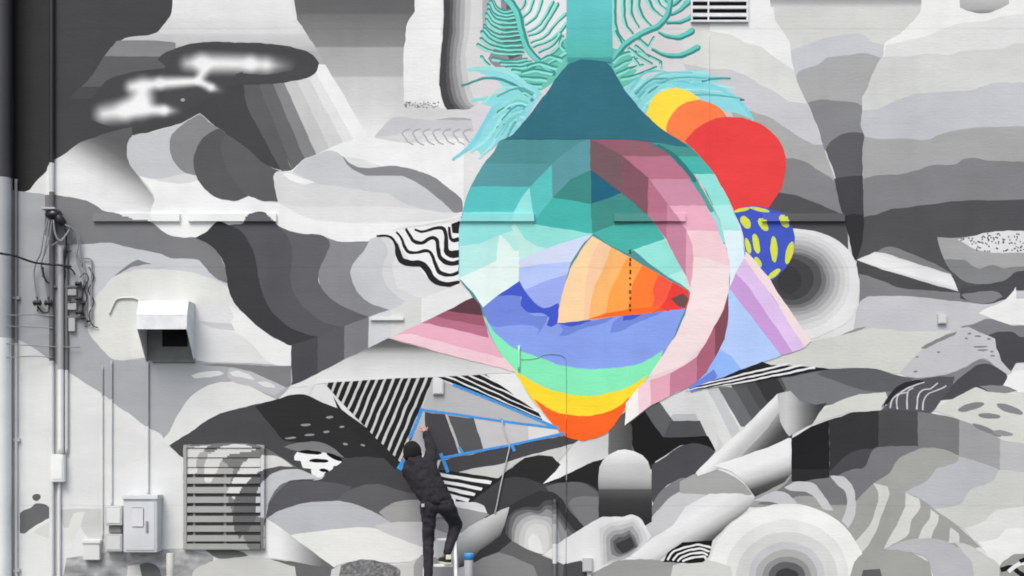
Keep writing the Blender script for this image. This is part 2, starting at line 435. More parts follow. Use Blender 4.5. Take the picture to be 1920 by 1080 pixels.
paint('painted_white_cloud', '262,330 275,345 290,372 284,392 290,420 310,437 335,445 370,444 388,432 402,419 412,415 432,421 455,418 466,404 485,396 498,399 510,410 521,423 542,433 582,440 612,444 632,452 692,453 722,440 737,432 762,426 802,420 852,410 870,398 870,262 905,245 890,255 830,262 760,268 700,258 660,262 625,275 593,290 570,299 545,319 519,322 513,332 517,352 522,380 492,378 476,372 466,367 457,372 445,377 418,375 400,369 385,357 372,338 340,345 300,340', 240)
paint('painted_cloud_band', '513,332 519,322 548,322 640,293 760,330 870,398 860,405 800,415 700,418 640,417 600,414 565,404 540,391 521,378', 226)
paint('painted_cloud_band', '514,334 520,323 548,322 640,300 700,330 855,398 790,393 740,388 640,387 570,388 521,380', 217)
paint('painted_cloud_band', '548,321 570,300 597,289 620,282 640,292 655,310 690,329 750,330 795,352 820,370 845,391 856,398 830,398 790,392 760,382 740,372 725,362 700,360 670,355 640,349 600,345 575,335', (204, 205, 209))
paint('painted_sliver', '529,325 545,325 565,333 592,343 572,346 552,342 540,335', 240)
paint('painted_rim', '640,292 648,298 658,307 672,313 690,315 730,311 765,315 790,322 812,331 830,344 850,360 866,376 867,397 852,398 840,388 820,370 795,352 770,337 750,330 720,330 690,329 670,322 655,312', (139, 139, 143))
begin()
paint('painted_ledge_band', '702,257 716,240 740,205 757,187 800,192 835,204 900,203 905,250 880,262 820,250 760,268', 217)
paint('painted_ledge_band', '702,257 718,238 742,220 780,222 830,226 890,222 900,247 820,247 760,248 730,254', (203, 203, 207))
paint('painted_shadow_line', '815,224 850,221 880,223 890,226 850,226', 178)
for k in range(7):
    x = 757 + k * 19
    poly('painted_scallop_line', ribbon([(x + 12, 242), (x + 2, 245), (x - 3, 250), (x + 3, 258), (x + 8, 266), (x + 18, 271)], 2.4), 172)
begin()
paint('painted_white_column', '778,0 832,0 830,36 827,52 828,66 830,80 827,100 823,116 823,150 826,176 835,204 800,196 757,190 757,150 757,92 760,74 762,50 768,36 777,20', 240)
dots = [ell(758 + random.random() * 66, 191 + random.random() * 12, 1.3, 1.3, 0, 6) for k in range(60)]
tag(poly('painted_specks', None, (150, 150, 152), multi=dots, extend=False), kind='stuff')
for i, (off, col) in enumerate([(0, 74), (13, 92), (20, 128), (27, 152), (36, 178), (46, 205), (58, 218)]):
    b0 = 28 if i else 0
    paint('painted_column_shade', [(832 + off, 0), (905 + 120 * (i > 5), 0), (905 + 115 * (i > 5), 100), (905 + 60 * (i > 5), 190), (892, 203), (838 + off * 1.35, 205), (830 + off * 1.05, 188), (824 + off * .95, 150), (827 + off * .8, 100), (831 + off * .85, 60)], col)
begin()
# leaf backdrop
poly('painted_leaf_backdrop', '900,0 1064,0 1064,200 960,260 890,260 880,205 905,190 900,100', (219, 214, 217))
paint('painted_column_shade', '903,0 925,0 915,40 905,70', 178)
paint('painted_leaf_gap', '930,0 962,15 976,45 980,105 972,125 930,125 915,110 940,60', (150, 143, 148))
paint('painted_leaf_gap', '948,8 968,25 976,60 978,104 955,112 945,85 950,40', (104, 94, 100))
paint('painted_leaf_gap', '960,150 970,138 1000,128 1005,150 985,156', (86, 140, 138))
poly('painted_leaf_backdrop', '1146,0 1336,0 1336,150 1240,190 1146,190', (220, 215, 217))
begin()
# big stripes arch, centre left
paint('painted_grey_slope', '84,365 105,365 130,370 160,376 180,386 195,396 220,401 250,411 282,417 302,431 322,443 345,446 372,445 400,460 412,480 422,502 440,540 425,532 410,525 396,515 385,500 370,487 320,484 300,476 250,466 220,458 195,455 158,458 110,458 84,440', (128, 128, 131))
begin()
paint('painted_pale_slope', '150,459 195,455 220,458 250,466 300,476 320,484 370,487 385,500 396,515 410,525 440,536 440,600 300,640 190,660 166,625 160,560', (201, 202, 205))
paint('painted_beige_dome', '166,625 165,590 175,562 195,540 210,522 236,510 262,505 300,505 330,507 362,511 400,525 430,540 460,590 546,648 546,686 480,681 400,679 365,675 275,671 235,675 212,673 197,660 180,642', (222, 222, 218))
paint('painted_pale_slab', '372,585 385,572 430,566 450,580 480,608 546,648 546,686 480,681 400,679 366,676 350,620', (224, 224, 225))
paint('painted_white_slab', '430,572 455,588 480,610 510,632 546,648 546,686 520,686 495,672 478,650 450,628 420,618 440,595', (236, 236, 235))
paint('painted_shadow_line', '371,601 392,604 435,606 442,620 420,618 395,614', (203, 203, 205))
paint('painted_peak', '214,518 238,498 256,487 268,490 286,494 262,497 245,501 226,512', (132, 132, 136))
begin()
paint('painted_arch_band', '690,452 720,440 760,470 860,530 886,548 886,560 790,600 700,620 640,570 660,500', (225, 225, 226))
paint('painted_arch_band', '690,452 722,440 745,470 735,500 745,540 790,560 735,584 640,610 620,520', (216, 216, 218))
paint('painted_arch_band', '690,453 712,443 728,470 718,500 720,528 738,550 760,566 733,582 640,610 600,520', (203, 204, 207))
paint('painted_arch_band', '600,440 632,452 692,453 682,470 666,490 658,506 660,526 668,545 682,560 702,572 731,581 690,597 640,612 600,540', (139, 139, 144))
paint('painted_arch_band', '520,424 560,438 600,440 614,447 618,462 610,482 601,500 597,520 600,535 608,547 622,562 645,576 692,595 640,614 594,632 530,570 500,480', (101, 101, 106))
paint('painted_arch_band', '430,421 455,418 466,404 485,396 498,399 510,411 522,424 537,441 547,462 548,490 545,520 549,546 561,566 577,583 602,602 640,614 594,632 520,622 455,560 435,470', (91, 91, 96))
paint('painted_arch_band', '366,445 388,433 402,419 412,415 432,422 450,433 463,448 474,469 481,496 486,526 491,546 501,570 516,591 540,611 570,625 596,632 546,648 530,641 505,628 475,605 450,581 435,560 428,540 425,515 418,491 405,471 386,455', (66, 66, 69))
begin()
poly('painted_prism_face', '546,648 596,632 596,700 572,712 547,722', (79, 79, 83))
poly('painted_prism_face', '596,632 646,611 646,674 596,701', (94, 94, 98))
poly('painted_prism_face', '646,611 691,595 691,654 646,675', (129, 129, 133))
poly('painted_prism_face', '691,595 733,580 733,634 715,640 691,654', (209, 210, 213))
poly('painted_prism_face', '733,580 790,560 790,606 760,620 733,634', (216, 216, 213))
poly('painted_prism_face', '790,560 860,533 886,548 886,558 850,577 790,606', (232, 232, 232))
begin()
paint('painted_beam', '540,728 572,712 646,674 691,653 727,634 790,652 860,670 930,686 970,698 830,706 690,712 608,719', ('L', 700, 634, 700, 712, [(0, 92), (.2, 108), (.29, 150), (.38, 186), (.55, 208), (.8, 222), (1, 230)]), smoothed=False)
begin()
# waves of the striped flag
begin()
paint('painted_flag', '708,441 735,433 800,424 862,416 860,535 840,537 820,533 800,520 785,500 770,490 755,470 745,455 735,445', 240)
for s, ws in [('706,443 725,442 736,447 743,460 747,478 754,489 770,494 788,495 798,503 808,518 818,528 830,533 845,533 860,529', [(0, 3), (.2, 6), (.3, 11), (.45, 11), (.7, 12), (.9, 9), (1, 6)]),
              ('743,435 752,444 758,460 765,472 778,474 795,470 806,472 812,485 818,500 825,510 838,516 850,515 860,511', [(0, 4), (.2, 6), (.5, 6), (.8, 8), (1, 6)]),
              ('761,429 770,445 777,453 790,456 802,450 812,446 819,450 822,465 824,480 833,490 848,494 860,491', [(0, 4), (.3, 7), (.5, 7), (1, 9)]),
              ('777,430 790,435 805,431 822,427 832,430 836,445 837,470 845,477 860,476', [(0, 4), (.4, 7), (.75, 8), (.9, 13), (1, 14)]),
              ('842,426 843,440 848,450 860,449', [(0, 5), (.5, 6), (1, 9)])]:
    poly('painted_wavy_stripe', ribbon(s, ws), (44, 44, 46))
paint('painted_dark_corner', '846,420 862,416 861,437 848,437', (44, 44, 46))
begin()
# ------------------------------------------------------------------ MURAL, left and lower left
paint('painted_blue_grey_field', '24,357 84,364 84,440 110,458 150,459 160,520 163,600 168,628 182,644 198,661 213,674 236,676 275,672 365,676 400,680 480,682 546,687 546,722 500,760 420,770 340,800 310,830 300,812 275,800 245,777 215,757 190,737 160,718 125,695 100,678 75,660 40,638 24,634', (171, 173, 177))
poly('painted_blue_grey_field', '0,335 24,335 24,634 0,640', (182, 184, 188))
paint('painted_white_hill', '318,808 340,766 360,742 390,723 420,716 447,717 480,730 510,745 540,758 600,700 560,770 500,790 420,800 345,850 300,830', (225, 225, 224))
paint('painted_grey_slope', '378,683 430,683 500,686 546,687 546,722 535,727 512,716 490,705 470,697 440,690 410,687', (131, 131, 134))
paint('painted_pale_slope', '430,690 470,697 490,705 512,716 537,727 515,742 490,733 460,722 440,717 425,705', (190, 190, 193))
paint('painted_dash', '358,703 375,698 410,695 420,701 395,707 365,709', 222)
paint('painted_dash', '430,698 448,696 470,704 478,712 455,708 435,704', 222)
paint('painted_dash', '483,717 500,716 514,723 516,727 495,725', 222)
begin()
paint('painted_rock', '38,962 45,957 58,951 68,944 84,946 97,957 98,968 80,978 60,990 46,1000 37,999', (108, 108, 110))
paint('painted_pebble', ell(68, 933, 8, 6.5), (100, 100, 102))
paint('painted_pale_patch', '62,998 80,985 98,975 100,1000 90,1010', (212, 212, 210))
paint('painted_pale_patch', '110,955 192,953 192,1010 165,1010 150,985 120,990', (204, 204, 203))
paint('painted_pale_patch', '138,1030 142,1000 152,985 158,960 140,962 128,990', (222, 222, 219))
def stain_fn(x, y):
    n = mnoise.fractal(Vector((x * .03, y * .09, 1.3)), .8, 2.1, 5)
    return lin(max(95, min(225, 172 + 46 * n)))
paint('painted_stained_base', '125,1046 200,1036 300,1030 345,1028 400,1042 395,1080 100,1080', ('F', stain_fn, 5), smoothed=False)
paint('painted_pale_patch', '240,1062 262,1058 280,1080 225,1080', (215, 215, 213))
paint('painted_dark_patch', '262,1060 278,1055 300,1068 318,1080 290,1080', (110, 110, 110))
begin()
paint('painted_dark_hump', '318,835 340,820 360,808 385,790 420,773 470,760 515,750 545,741 575,741 605,755 640,770 690,805 755,870 770,900 700,900 640,880 590,898 545,903 500,880 450,870 345,858 325,843', (78, 78, 81))
paint('painted_black_hump', '478,762 515,750 545,741 575,741 605,755 640,770 690,805 755,872 700,858 650,858 610,850 560,830 530,825 510,800', (52, 52, 53))
for x, y, a in ((573, 797, 20), (618, 782, 14), (612, 810, 12), (545, 821, 22), (580, 815, 20), (680, 835, 10), (648, 833, 10), (641, 800, 10)):
    poly('painted_dash', ell(x, y, a / 2, 2.2, 8 if y > 830 else -5, 10), (150, 150, 150))
paint('painted_grey_lid', '533,838 560,830 600,829 628,842 646,858 620,852 590,846 555,846', (128, 128, 130))
paint('painted_white_blob', '551,856 556,848 570,850 605,848 626,856 641,866 640,873 625,874 622,882 612,884 606,893 594,897 584,889 583,880 568,877 563,864 552,862', 244)
poly('painted_black_spot', ell(582, 848, 22, 3.6, 3, 14), (28, 28, 28))
poly('painted_black_spot', ell(598, 864, 18, 4, 4, 14), (28, 28, 28))
poly('painted_black_spot', ell(627, 857, 17, 4.5, 25, 14), (28, 28, 28))
poly('painted_black_spot', ell(608, 882, 9, 3, 4, 12), (28, 28, 28))
begin()
poly('painted_louver_field', '345,834 497,834 497,1030 345,1030', (168, 168, 166))
paint('painted_arc_band', '346,834 480,834 560,878 500,972 497,1030 470,1030 430,940 440,880 400,850', (118, 118, 118))
paint('painted_arc_band', '354,890 354,842 375,837 396,834 385,842 374,852 371,868 372,885', (219, 219, 216))
paint('painted_arc_band', '384,890 386,864 396,850 414,840 440,833 466,836 482,843 458,848 436,852 420,860 411,875 404,892 398,905 386,905', (219, 219, 216))
paint('painted_arc_band', '428,922 436,905 446,888 455,870 470,859 490,855 520,855 536,864 552,877 520,876 495,881 478,892 464,905 452,920 440,938', (219, 219, 216))
paint('painted_arc_band', '440,940 452,920 464,905 478,892 495,881 520,875 556,876 575,882 530,884 505,900 490,925 484,965 470,990 450,1010 440,990', (92, 92, 94))
paint('painted_arc_band', '480,968 482,935 487,915 497,900 510,888 526,882 560,880 580,888 602,897 545,901 528,907 514,922 504,940 499,972', (198, 199, 202))
begin()
paint('painted_dome', '499,973 502,950 512,932 528,914 546,901 600,899 614,886 640,868 660,858 700,857 755,870 790,925 790,980 640,1000 540,1000', (76, 76, 79))
paint('painted_dome_shade', '499,973 502,950 512,932 528,914 546,903 600,902 660,912 640,940 580,943 530,956', (94, 94, 98))
paint('painted_dome_shade', '622,945 645,926 666,914 690,908 715,908 742,918 770,925 795,930 795,960 740,985 690,965', (101, 101, 104))
paint('painted_dome_band', '499,973 530,955 575,943 620,939 640,939 672,948 702,960 726,975 738,982 700,995 640,992 600,995 546,1004 520,988', (190, 191, 196))
paint('painted_dome_band', '710,960 730,946 756,938 800,938 800,985 738,982 726,975', (166, 166, 166))
paint('painted_dome_band', '702,986 735,979 800,979 800,1030 760,1015 722,1000', (206, 204, 206))
paint('painted_dome_band', '545,1003 600,995 650,990 704,991 742,1008 800,1028 800,1045 745,1056 700,1052 660,1052 625,1064 602,1046 578,1030 560,1016', (234, 234, 231))
poly('painted_cylinder_side', '499,973 520,985 546,1003 572,1024 626,1064 590,1060 545,1052 505,1048 500,1030', ('L', 500, 1000, 605, 1000, [(0, 236), (.25, 234), (.5, 205), (.75, 160), (1, 112)]))
begin()
paint('painted_floor_patch', '345,1080 362,1074 386,1058 406,1049 440,1045 500,1045 540,1050 562,1065 575,1080', (205, 205, 201))
paint('painted_floor_patch', '385,1030 440,1031 466,1042 440,1046 408,1046', (118, 118, 117))
paint('painted_floor_patch', '505,1048 545,1052 590,1060 628,1064 610,1080 575,1080 552,1062', (108, 108, 109))
paint('painted_floor_patch', '600,1080 622,1068 660,1052 700,1052 745,1060 800,1042 860,1050 860,1080', (208, 208, 205))
def speck_fn(x, y):
    return lin(max(70, 124 + 60 * mnoise.noise(Vector((x * .16, y * .3, 4.1))) + 25 * mnoise.noise(Vector((x * .5, y * .6, 2.2)))))
paint('painted_speckled_dome', '612,1080 640,1060 660,1052 690,1049 722,1055 745,1065 752,1070 740,1080', ('F', speck_fn, 3))
paint('painted_grey_patch', '790,1040 850,1055 850,1080 790,1080 775,1062', (168, 166, 168))
# ------------------------------------------------------------------ MURAL, right: hills and valley
begin()
paint('painted_hill', '1336,0 1437,0 1452,32 1466,56 1480,80 1484,110 1491,140 1506,176 1526,221 1539,251 1546,281 1556,301 1566,341 1571,371 1581,406 1592,445 1600,500 1420,560 1336,300', 237)
paint('painted_hill_band', '1280,40 1340,60 1370,65 1400,80 1430,90 1455,110 1480,125 1490,136 1506,176 1516,198 1480,215 1280,190', (220, 220, 217))
paint('painted_hill_band', '1280,118 1330,129 1370,131 1400,143 1420,155 1450,171 1480,190 1514,195 1526,221 1539,251 1546,275 1500,300 1340,220', (202, 202, 206))
paint('painted_hill_band', '1370,205 1400,207 1430,215 1452,226 1476,241 1500,258 1526,270 1544,271 1546,281 1556,301 1567,343 1500,350 1400,270', (173, 173, 173))
paint('painted_hill_band', '1440,290 1470,296 1492,298 1512,305 1536,320 1558,334 1566,341 1571,371 1581,407 1520,410 1430,380', (135, 135, 138))
paint('painted_hill_band', '1380,370 1455,362 1490,365 1512,373 1540,385 1565,395 1581,406 1592,445 1600,520 1500,520 1400,450', (87, 87, 90))
begin()
paint('painted_valley', '1437,0 1735,0 1726,15 1715,35 1700,50 1685,65 1660,80 1660,120 1620,500 1590,480 1590,440 1581,406 1571,371 1566,341 1546,281 1526,221 1506,176 1491,140 1484,110 1480,80 1466,56 1452,32', (214, 214, 211))
poly('painted_valley_sky', '1437,0 1733,0 1728,14 1444,14', ('L', 1500, 0, 1500, 14, [(0, 166), (.3, 172), (1, 212)]))
paint('painted_valley_band', '1483,95 1510,85 1546,72 1572,67 1610,62 1621,66 1636,78 1660,85 1655,130 1580,140 1491,145', (201, 202, 207))
paint('painted_valley_band', '1493,146 1500,132 1536,120 1551,108 1600,102 1620,100 1655,109 1640,140 1617,205 1560,205 1514,195', (173, 173, 174))
paint('painted_valley_band', '1514,193 1540,187 1600,192 1619,200 1620,265 1560,290 1546,281 1536,245', (138, 138, 141))
paint('painted_valley_band', '1548,282 1556,268 1572,255 1592,248 1622,250 1622,345 1570,345 1556,301', (98, 98, 102))
paint('painted_valley_band', '1564,335 1590,331 1622,329 1622,420 1590,425 1581,406 1571,371', (74, 73, 77))
paint('painted_valley_band', '1580,405 1600,401 1622,404 1620,440 1612,482 1606,490 1600,486 1592,445', (57, 56, 58))
begin()
paint('painted_far_hill', '1735,0 1920,0 1920,560 1700,560 1607,500 1607,487 1613,470 1618,440 1620,400 1618,350 1617,290 1620,256 1614,240 1614,221 1618,201 1617,186 1625,166 1635,141 1645,121 1656,106 1660,81 1686,65 1701,50 1716,35 1726,15', (239, 239, 237))
paint('painted_hill_band', '1660,86 1700,76 1740,66 1780,50 1802,42 1850,40 1880,30 1920,12 1920,140 1656,140', (226, 226, 225))
paint('painted_hill_band', '1656,107 1700,105 1740,101 1780,103 1802,95 1880,92 1905,82 1920,78 1920,220 1617,220 1617,186 1625,166 1635,141 1645,121', (213, 214, 211))
paint('painted_hill_band', '1618,206 1645,205 1666,195 1690,185 1722,175 1780,172 1820,170 1840,162 1870,155 1920,154 1920,290 1617,290 1620,256 1614,240 1614,221', (196, 197, 202))
paint('painted_hill_band', '1620,256 1642,260 1700,260 1740,262 1756,255 1780,247 1820,240 1880,238 1920,230 1920,345 1618,350 1617,290', (169, 170, 169))
paint('painted_hill_band', '1618,336 1640,329 1690,327 1716,320 1746,310 1790,308 1806,298 1830,296 1856,302 1920,303 1920,430 1620,430', (134, 134, 137))
paint('painted_hill_band', '1620,406 1642,403 1670,392 1700,389 1730,385 1800,377 1890,375 1920,372 1920,560 1700,560 1607,500 1607,487 1613,470 1618,440', (86, 86, 89))
paint('painted_lens', '1785,0 1800,14 1820,23 1846,25 1871,18 1891,8 1908,0', ('L', 1800, -60, 1800, 26, [(0, 190), (.7, 190), (.88, 178), (1, 128)]))
begin()
paint('painted_slate_bar', '1607,490 1640,472 1665,462 1692,470 1742,490 1782,511 1800,548 1760,560 1640,560 1607,520', (80, 80, 83))
paint('painted_slate_bar', '1644,471 1665,462 1692,470 1742,490 1782,511 1786,517 1742,503 1692,486', (131, 131, 132))
poly('painted_light_bar', '1607,488 1640,472 1660,475 1700,488 1742,502 1782,514 1797,546 1760,537 1680,513 1630,497', ('L', 1700, 482, 1690, 518, [(0, 205), (.3, 228), (.75, 236), (1, 206)]))
paint('painted_slate_bar', '1611,513 1640,521 1682,538 1740,545 1800,548 1860,545 1920,520 1920,600 1610,600', (131, 131, 133))
paint('painted_bowl', '1757,445 1771,446 1800,445 1830,441 1870,436 1920,432 1920,488 1906,509 1886,524 1850,533 1815,530 1791,515 1770,486', (166, 167, 166))
paint('painted_bowl_shade', '1770,487 1808,487 1820,496 1838,503 1860,497 1880,503 1903,500 1920,489 1906,509 1886,524 1850,533 1815,530 1791,515', (134, 135, 137))
paint('painted_bowl_top', '1796,449 1830,441 1860,435 1890,433 1920,435 1920,474 1880,474 1850,472 1825,466', (222, 222, 223))
dots = []
for k in range(170):
    x = 1802 + random.random() * 200; y = 438 + random.random() * 34
    if x < 1830 and abs(y - 452) > 6: continue
    dots.append(ell(x, y, 1.6, 1.8, 0, 6))
tag(poly('painted_specks', None, (105, 105, 106), multi=dots, extend=False), kind='stuff')
paint('painted_bowl_foot', '1886,545 1900,533 1905,538 1902,552 1890,560', 226)
begin()
paint('painted_dark_field', '1800,540 1850,533 1886,524 1906,509 1920,488 1920,575 1850,572 1800,560', (80, 80, 83))
paint('painted_lavender_hill', '1600,625 1605,588 1613,565 1630,556 1700,555 1752,560 1800,566 1850,570 1886,560 1905,545 1920,540 1920,640 1840,625 1700,628', (197, 197, 202))
paint('painted_rim', '1802,552 1825,548 1850,546 1870,548 1880,556 1860,566 1840,569 1815,564', (131, 131, 134))
paint('painted_pale_wing', '1836,588 1850,578 1880,565 1900,545 1905,538 1905,560 1920,575 1920,618 1895,608 1860,598', (234, 234, 233))
begin()
# ------------------------------------------------------------------ tube mouth and its rings
paint('painted_tube_mouth', '1440,432 1488,429 1520,432 1560,445 1590,468 1605,495 1611,530 1608,560 1600,590 1580,610 1550,625 1520,636 1490,628 1440,560', (230, 230, 231))
for cx, cy, rx, ry, col in ((1490, 528, 104, 92, 220), (1490, 527, 95, 83, 208), (1489, 526, 86, 76, 190), (1488, 525, 77, 67, 168), (1487, 525, 69, 60, 148), (1486, 525, 63, 53, 118), (1485, 524, 56, 48, 90), (1483, 524, 43, 38, 72), (1480, 525, 22, 26, 64)):
    poly('painted_tube_ring', ell(cx, cy, rx, ry, 0, 40), col)
begin()
paint('painted_cream_hill', '1428,681 1470,665 1520,641 1560,632 1600,622 1640,615 1700,622 1780,620 1800,640 1750,680 1690,700 1640,693 1550,692 1480,691', (212, 212, 207))
paint('painted_brush_line', '1575,630 1590,623 1610,614 1624,612 1610,620', (150, 150, 150))
begin()
paint('painted_grey_crest', '1800,613 1826,607 1850,598 1875,603 1900,610 1920,617 1920,650 1880,640 1840,628', (130, 130, 134))
paint('painted_dark_crest', '1850,630 1870,622 1895,622 1915,632 1920,640 1920,662 1905,681 1895,697 1880,681 1870,655', (78, 78, 82))
paint('painted_white_shard', '1881,721 1899,697 1920,662 1920,745 1900,735', (238, 238, 237))
paint('painted_dark_arch', '1755,752 1790,716 1830,684 1858,681 1886,699 1889,706 1881,722 1860,735 1800,745', (80, 80, 84))
paint('painted_grey_underside', '1690,706 1740,706 1780,698 1810,688 1836,674 1856,678 1890,702 1858,684 1835,684 1810,700 1785,722 1765,748 1740,740', (134, 134, 137))
paint('painted_speckled_slab', '1686,699 1712,672 1732,652 1760,635 1790,620 1815,614 1840,625 1866,635 1869,655 1880,680 1898,698 1890,703 1870,690 1850,674 1836,674 1810,687 1780,700 1740,707 1706,707', (197, 197, 201))
paint('painted_brush_line', '1725,652 1745,642 1775,628 1794,622 1790,628 1760,642 1735,654', (136, 136, 137))
for x, y, a in ((1818, 626, 8), (1833, 631, 14), (1854, 636, 10), (1838, 650, 30), (1842, 656, 22), (1860, 659, 8), (1861, 667, 10), (1720, 669, 7), (1717, 696, 9), (1760, 660, 7), (1812, 634, 6)):
    poly('painted_dash', ell(x, y, a / 2, 1.9, 0, 8), (138, 138, 140))
begin()
paint('painted_wing', '1440,708 1500,697 1560,691 1640,692 1690,706 1720,712 1690,735 1655,748 1620,745 1590,748 1560,758 1530,762 1500,758 1480,746 1458,728', (121, 122, 125))
paint('painted_wing_shade', '1530,700 1560,691 1640,692 1690,706 1712,710 1690,730 1650,735 1620,732 1580,720', (98, 99, 103))
paint('painted_pale_band', '1518,798 1535,776 1560,759 1600,742 1660,736 1668,760 1650,772 1600,773 1560,783', (212, 212, 207))
begin()
paint('painted_plume', '1650,772 1656,757 1666,742 1690,722 1720,712 1760,706 1790,706 1783,728 1768,745 1752,768 1730,780 1680,780', (90, 90, 94))
paint('painted_plume_edge', '1654,762 1668,738 1690,720 1722,712 1735,714 1705,725 1680,738 1665,755', (50, 50, 53))
for s in ('1651,768 1662,757 1655,766', '1668,765 1672,750 1682,740 1700,735', '1682,768 1681,748 1690,735 1710,725 1732,716', '1701,768 1702,735 1712,728', '1719,768 1720,745 1728,733 1745,728 1758,718', '1729,768 1732,750 1742,738 1760,731 1774,724'):
    poly('painted_plume_line', ribbon(s, 3, 2.2), (205, 205, 206))
begin()
# ------------------------------------------------------------------ lower right: blocks, waves, zebra
XB = [(1483, 1555, 40), (1555, 1647, 58), (1647, 1721, 80), (1721, 1798, 124), (1798, 1875, 164), (1875, 1920, 190)]
TOPB = [(1483, 823), (1520, 800), (1555, 787), (1600, 773), (1647, 769), (1700, 770), (1721, 772), (1760, 777), (1798, 786), (1835, 797), (1875, 818), (1921, 843)]
for a, b_, c_ in XB:
    top = [p for p in TOPB if a <= p[0] <= b_ or (b_ == 1920 and p[0] >= a)]
    poly('painted_block', top + [(b_, 930), (a, 915)], c_)
paint('painted_wave', '1530,908 1545,892 1562,878 1580,860 1600,846 1625,842 1650,842 1640,880 1600,905', (78, 78, 82))
paint('painted_wave', '1540,912 1556,903 1580,886 1602,880 1620,876 1629,858 1640,842 1662,837 1690,836 1722,838 1740,860 1690,900 1640,930 1605,942 1585,925', (122, 122, 126))
paint('painted_wave', '1637,906 1655,895 1668,887 1678,868 1690,857 1718,843 1740,840 1770,843 1800,855 1805,885 1750,915 1700,930 1670,922', (165, 165, 162))
paint('painted_wave', '1697,922 1738,901 1755,880 1772,874 1792,868 1798,856 1830,865 1876,882 1890,900 1820,945 1760,957 1740,951 1725,936', (187, 188, 193))
paint('painted_wave', '1742,956 1800,945 1820,919 1860,902 1873,881 1920,903 1920,950 1860,985 1810,992 1780,976', (205, 206, 202))
paint('painted_wave', '1806,990 1843,979 1870,956 1920,928 1920,1010 1835,1018', (221, 221, 220))
paint('painted_wave', '1833,1016 1870,1009 1890,991 1920,984 1920,1060 1873,1061', (236, 236, 234))
begin()
paint('painted_zebra_field', '1400,950 1416,932 1440,915 1484,886 1500,900 1545,897 1585,912 1604,940 1637,906 1665,912 1697,924 1725,936 1760,960 1785,978 1810,1000 1838,1026 1800,1026 1740,1016 1680,1025 1615,1045 1560,990 1500,950', (163, 163, 160))
paint('painted_zebra_top', '1483,892 1530,892 1558,892 1585,905 1604,945 1556,946 1540,935 1500,930 1460,945 1420,945 1470,910', (122, 122, 125))
poly('painted_block_foot', '1483,880 1555,880 1555,895 1530,898 1500,905 1484,902', (50, 50, 51))
for s, c_ in (('1636,905 1665,912 1667,928 1655,960 1645,990 1625,1025 1613,1037 1604,1015 1630,985 1645,945 1647,925', (212, 212, 208)),
              ('1697,923 1722,935 1725,950 1710,975 1700,1005 1672,1022 1655,1033 1680,985 1697,950', (214, 214, 211)),
              ('1745,955 1761,966 1758,980 1748,1000 1745,1012 1720,1013 1730,990 1743,970', (214, 214, 211)),
              ('1782,988 1797,1000 1798,1019 1779,1018', (214, 214, 211)),
              ('1470,915 1490,903 1525,906 1538,920 1552,940 1562,958 1543,953 1530,935 1510,922 1480,920', (202, 202, 205)),
              ('1557,892 1580,893 1600,915 1604,940 1602,970 1590,990 1578,977 1588,950 1586,925 1570,910', (203, 203, 206)),
              ('1412,940 1450,922 1475,925 1495,944 1470,946 1440,940', (200, 200, 204))):
    paint('painted_zebra_stripe', s, c_)
begin()
for rx, ry, c_ in ((148, 136, (239, 239, 237)), (116, 106, (227, 227, 226)), (95, 83, (212, 213, 210)), (71, 64, (199, 199, 203)), (58, 50, (176, 176, 175)), (45, 37, (146, 146, 146)), (34, 27, (100, 100, 102)), (22, 14, (66, 66, 68))):
    poly('painted_arch_ring', [(1475 + rx, 1184), (1475 - rx, 1184)] + ell(1475, 1080, rx, ry, 0, 30, 180, 366), c_, extend=False)
begin()
paint('painted_floor_dome', '1575,1080 1600,1058 1618,1038 1650,1028 1700,1033 1742,1054 1768,1080', (164, 164, 160))
paint('painted_floor_dome', '1590,1080 1618,1068 1650,1066 1685,1080', (98, 98, 101))
paint('painted_floor_band', '1655,1030 1700,1013 1740,1009 1775,1015 1805,1035 1822,1055 1838,1080 1770,1080 1742,1054 1702,1034', (185, 185, 190))
paint('painted_floor_band', '1788,1016 1820,1023 1846,1041 1874,1061 1882,1080 1838,1080 1822,1055 1805,1035', (204, 204, 201))
paint('painted_corner_swirl', '1874,1062 1888,1047 1905,1038 1920,1034 1920,1080 1882,1080', (160, 160, 158))
poly('painted_corner_line', ribbon('1876,1068 1895,1064 1912,1075 1930,1085', 10, 9), (36, 36, 37), extend=False)
poly('painted_corner_line', ribbon('1890,1072 1910,1058 1935,1056', 8, 8), (238, 238, 238), extend=False)
poly('painted_corner_line', ribbon('1912,1053 1930,1046 1950,1050', 8, 8), (36, 36, 37), extend=False)
begin()
paint('painted_spotted_mask', '1750,769 1770,755 1790,745 1815,733 1830,727 1850,734 1895,738 1920,735 1920,843 1890,828 1850,806 1800,787', (213, 213, 208))
paint('painted_grey_tip', '1836,724 1860,722 1885,724 1907,733 1880,737 1855,734', (136, 136, 138))
poly('painted_spot', ell(1820, 763, 26, 7, -16, 16), (134, 134, 136))
poly('painted_spot', ell(1893, 767, 26, 7, 20, 16), (134, 134, 136))
poly('painted_spot', ell(1855, 780, 21, 5.5, 3, 16), (134, 134, 136))
poly('painted_spot', ell(1850, 806, 30, 4.5, 24, 16), (134, 134, 136))
poly('painted_spot', ell(1880, 812, 20, 5, 8, 16), (150, 150, 150))
begin()
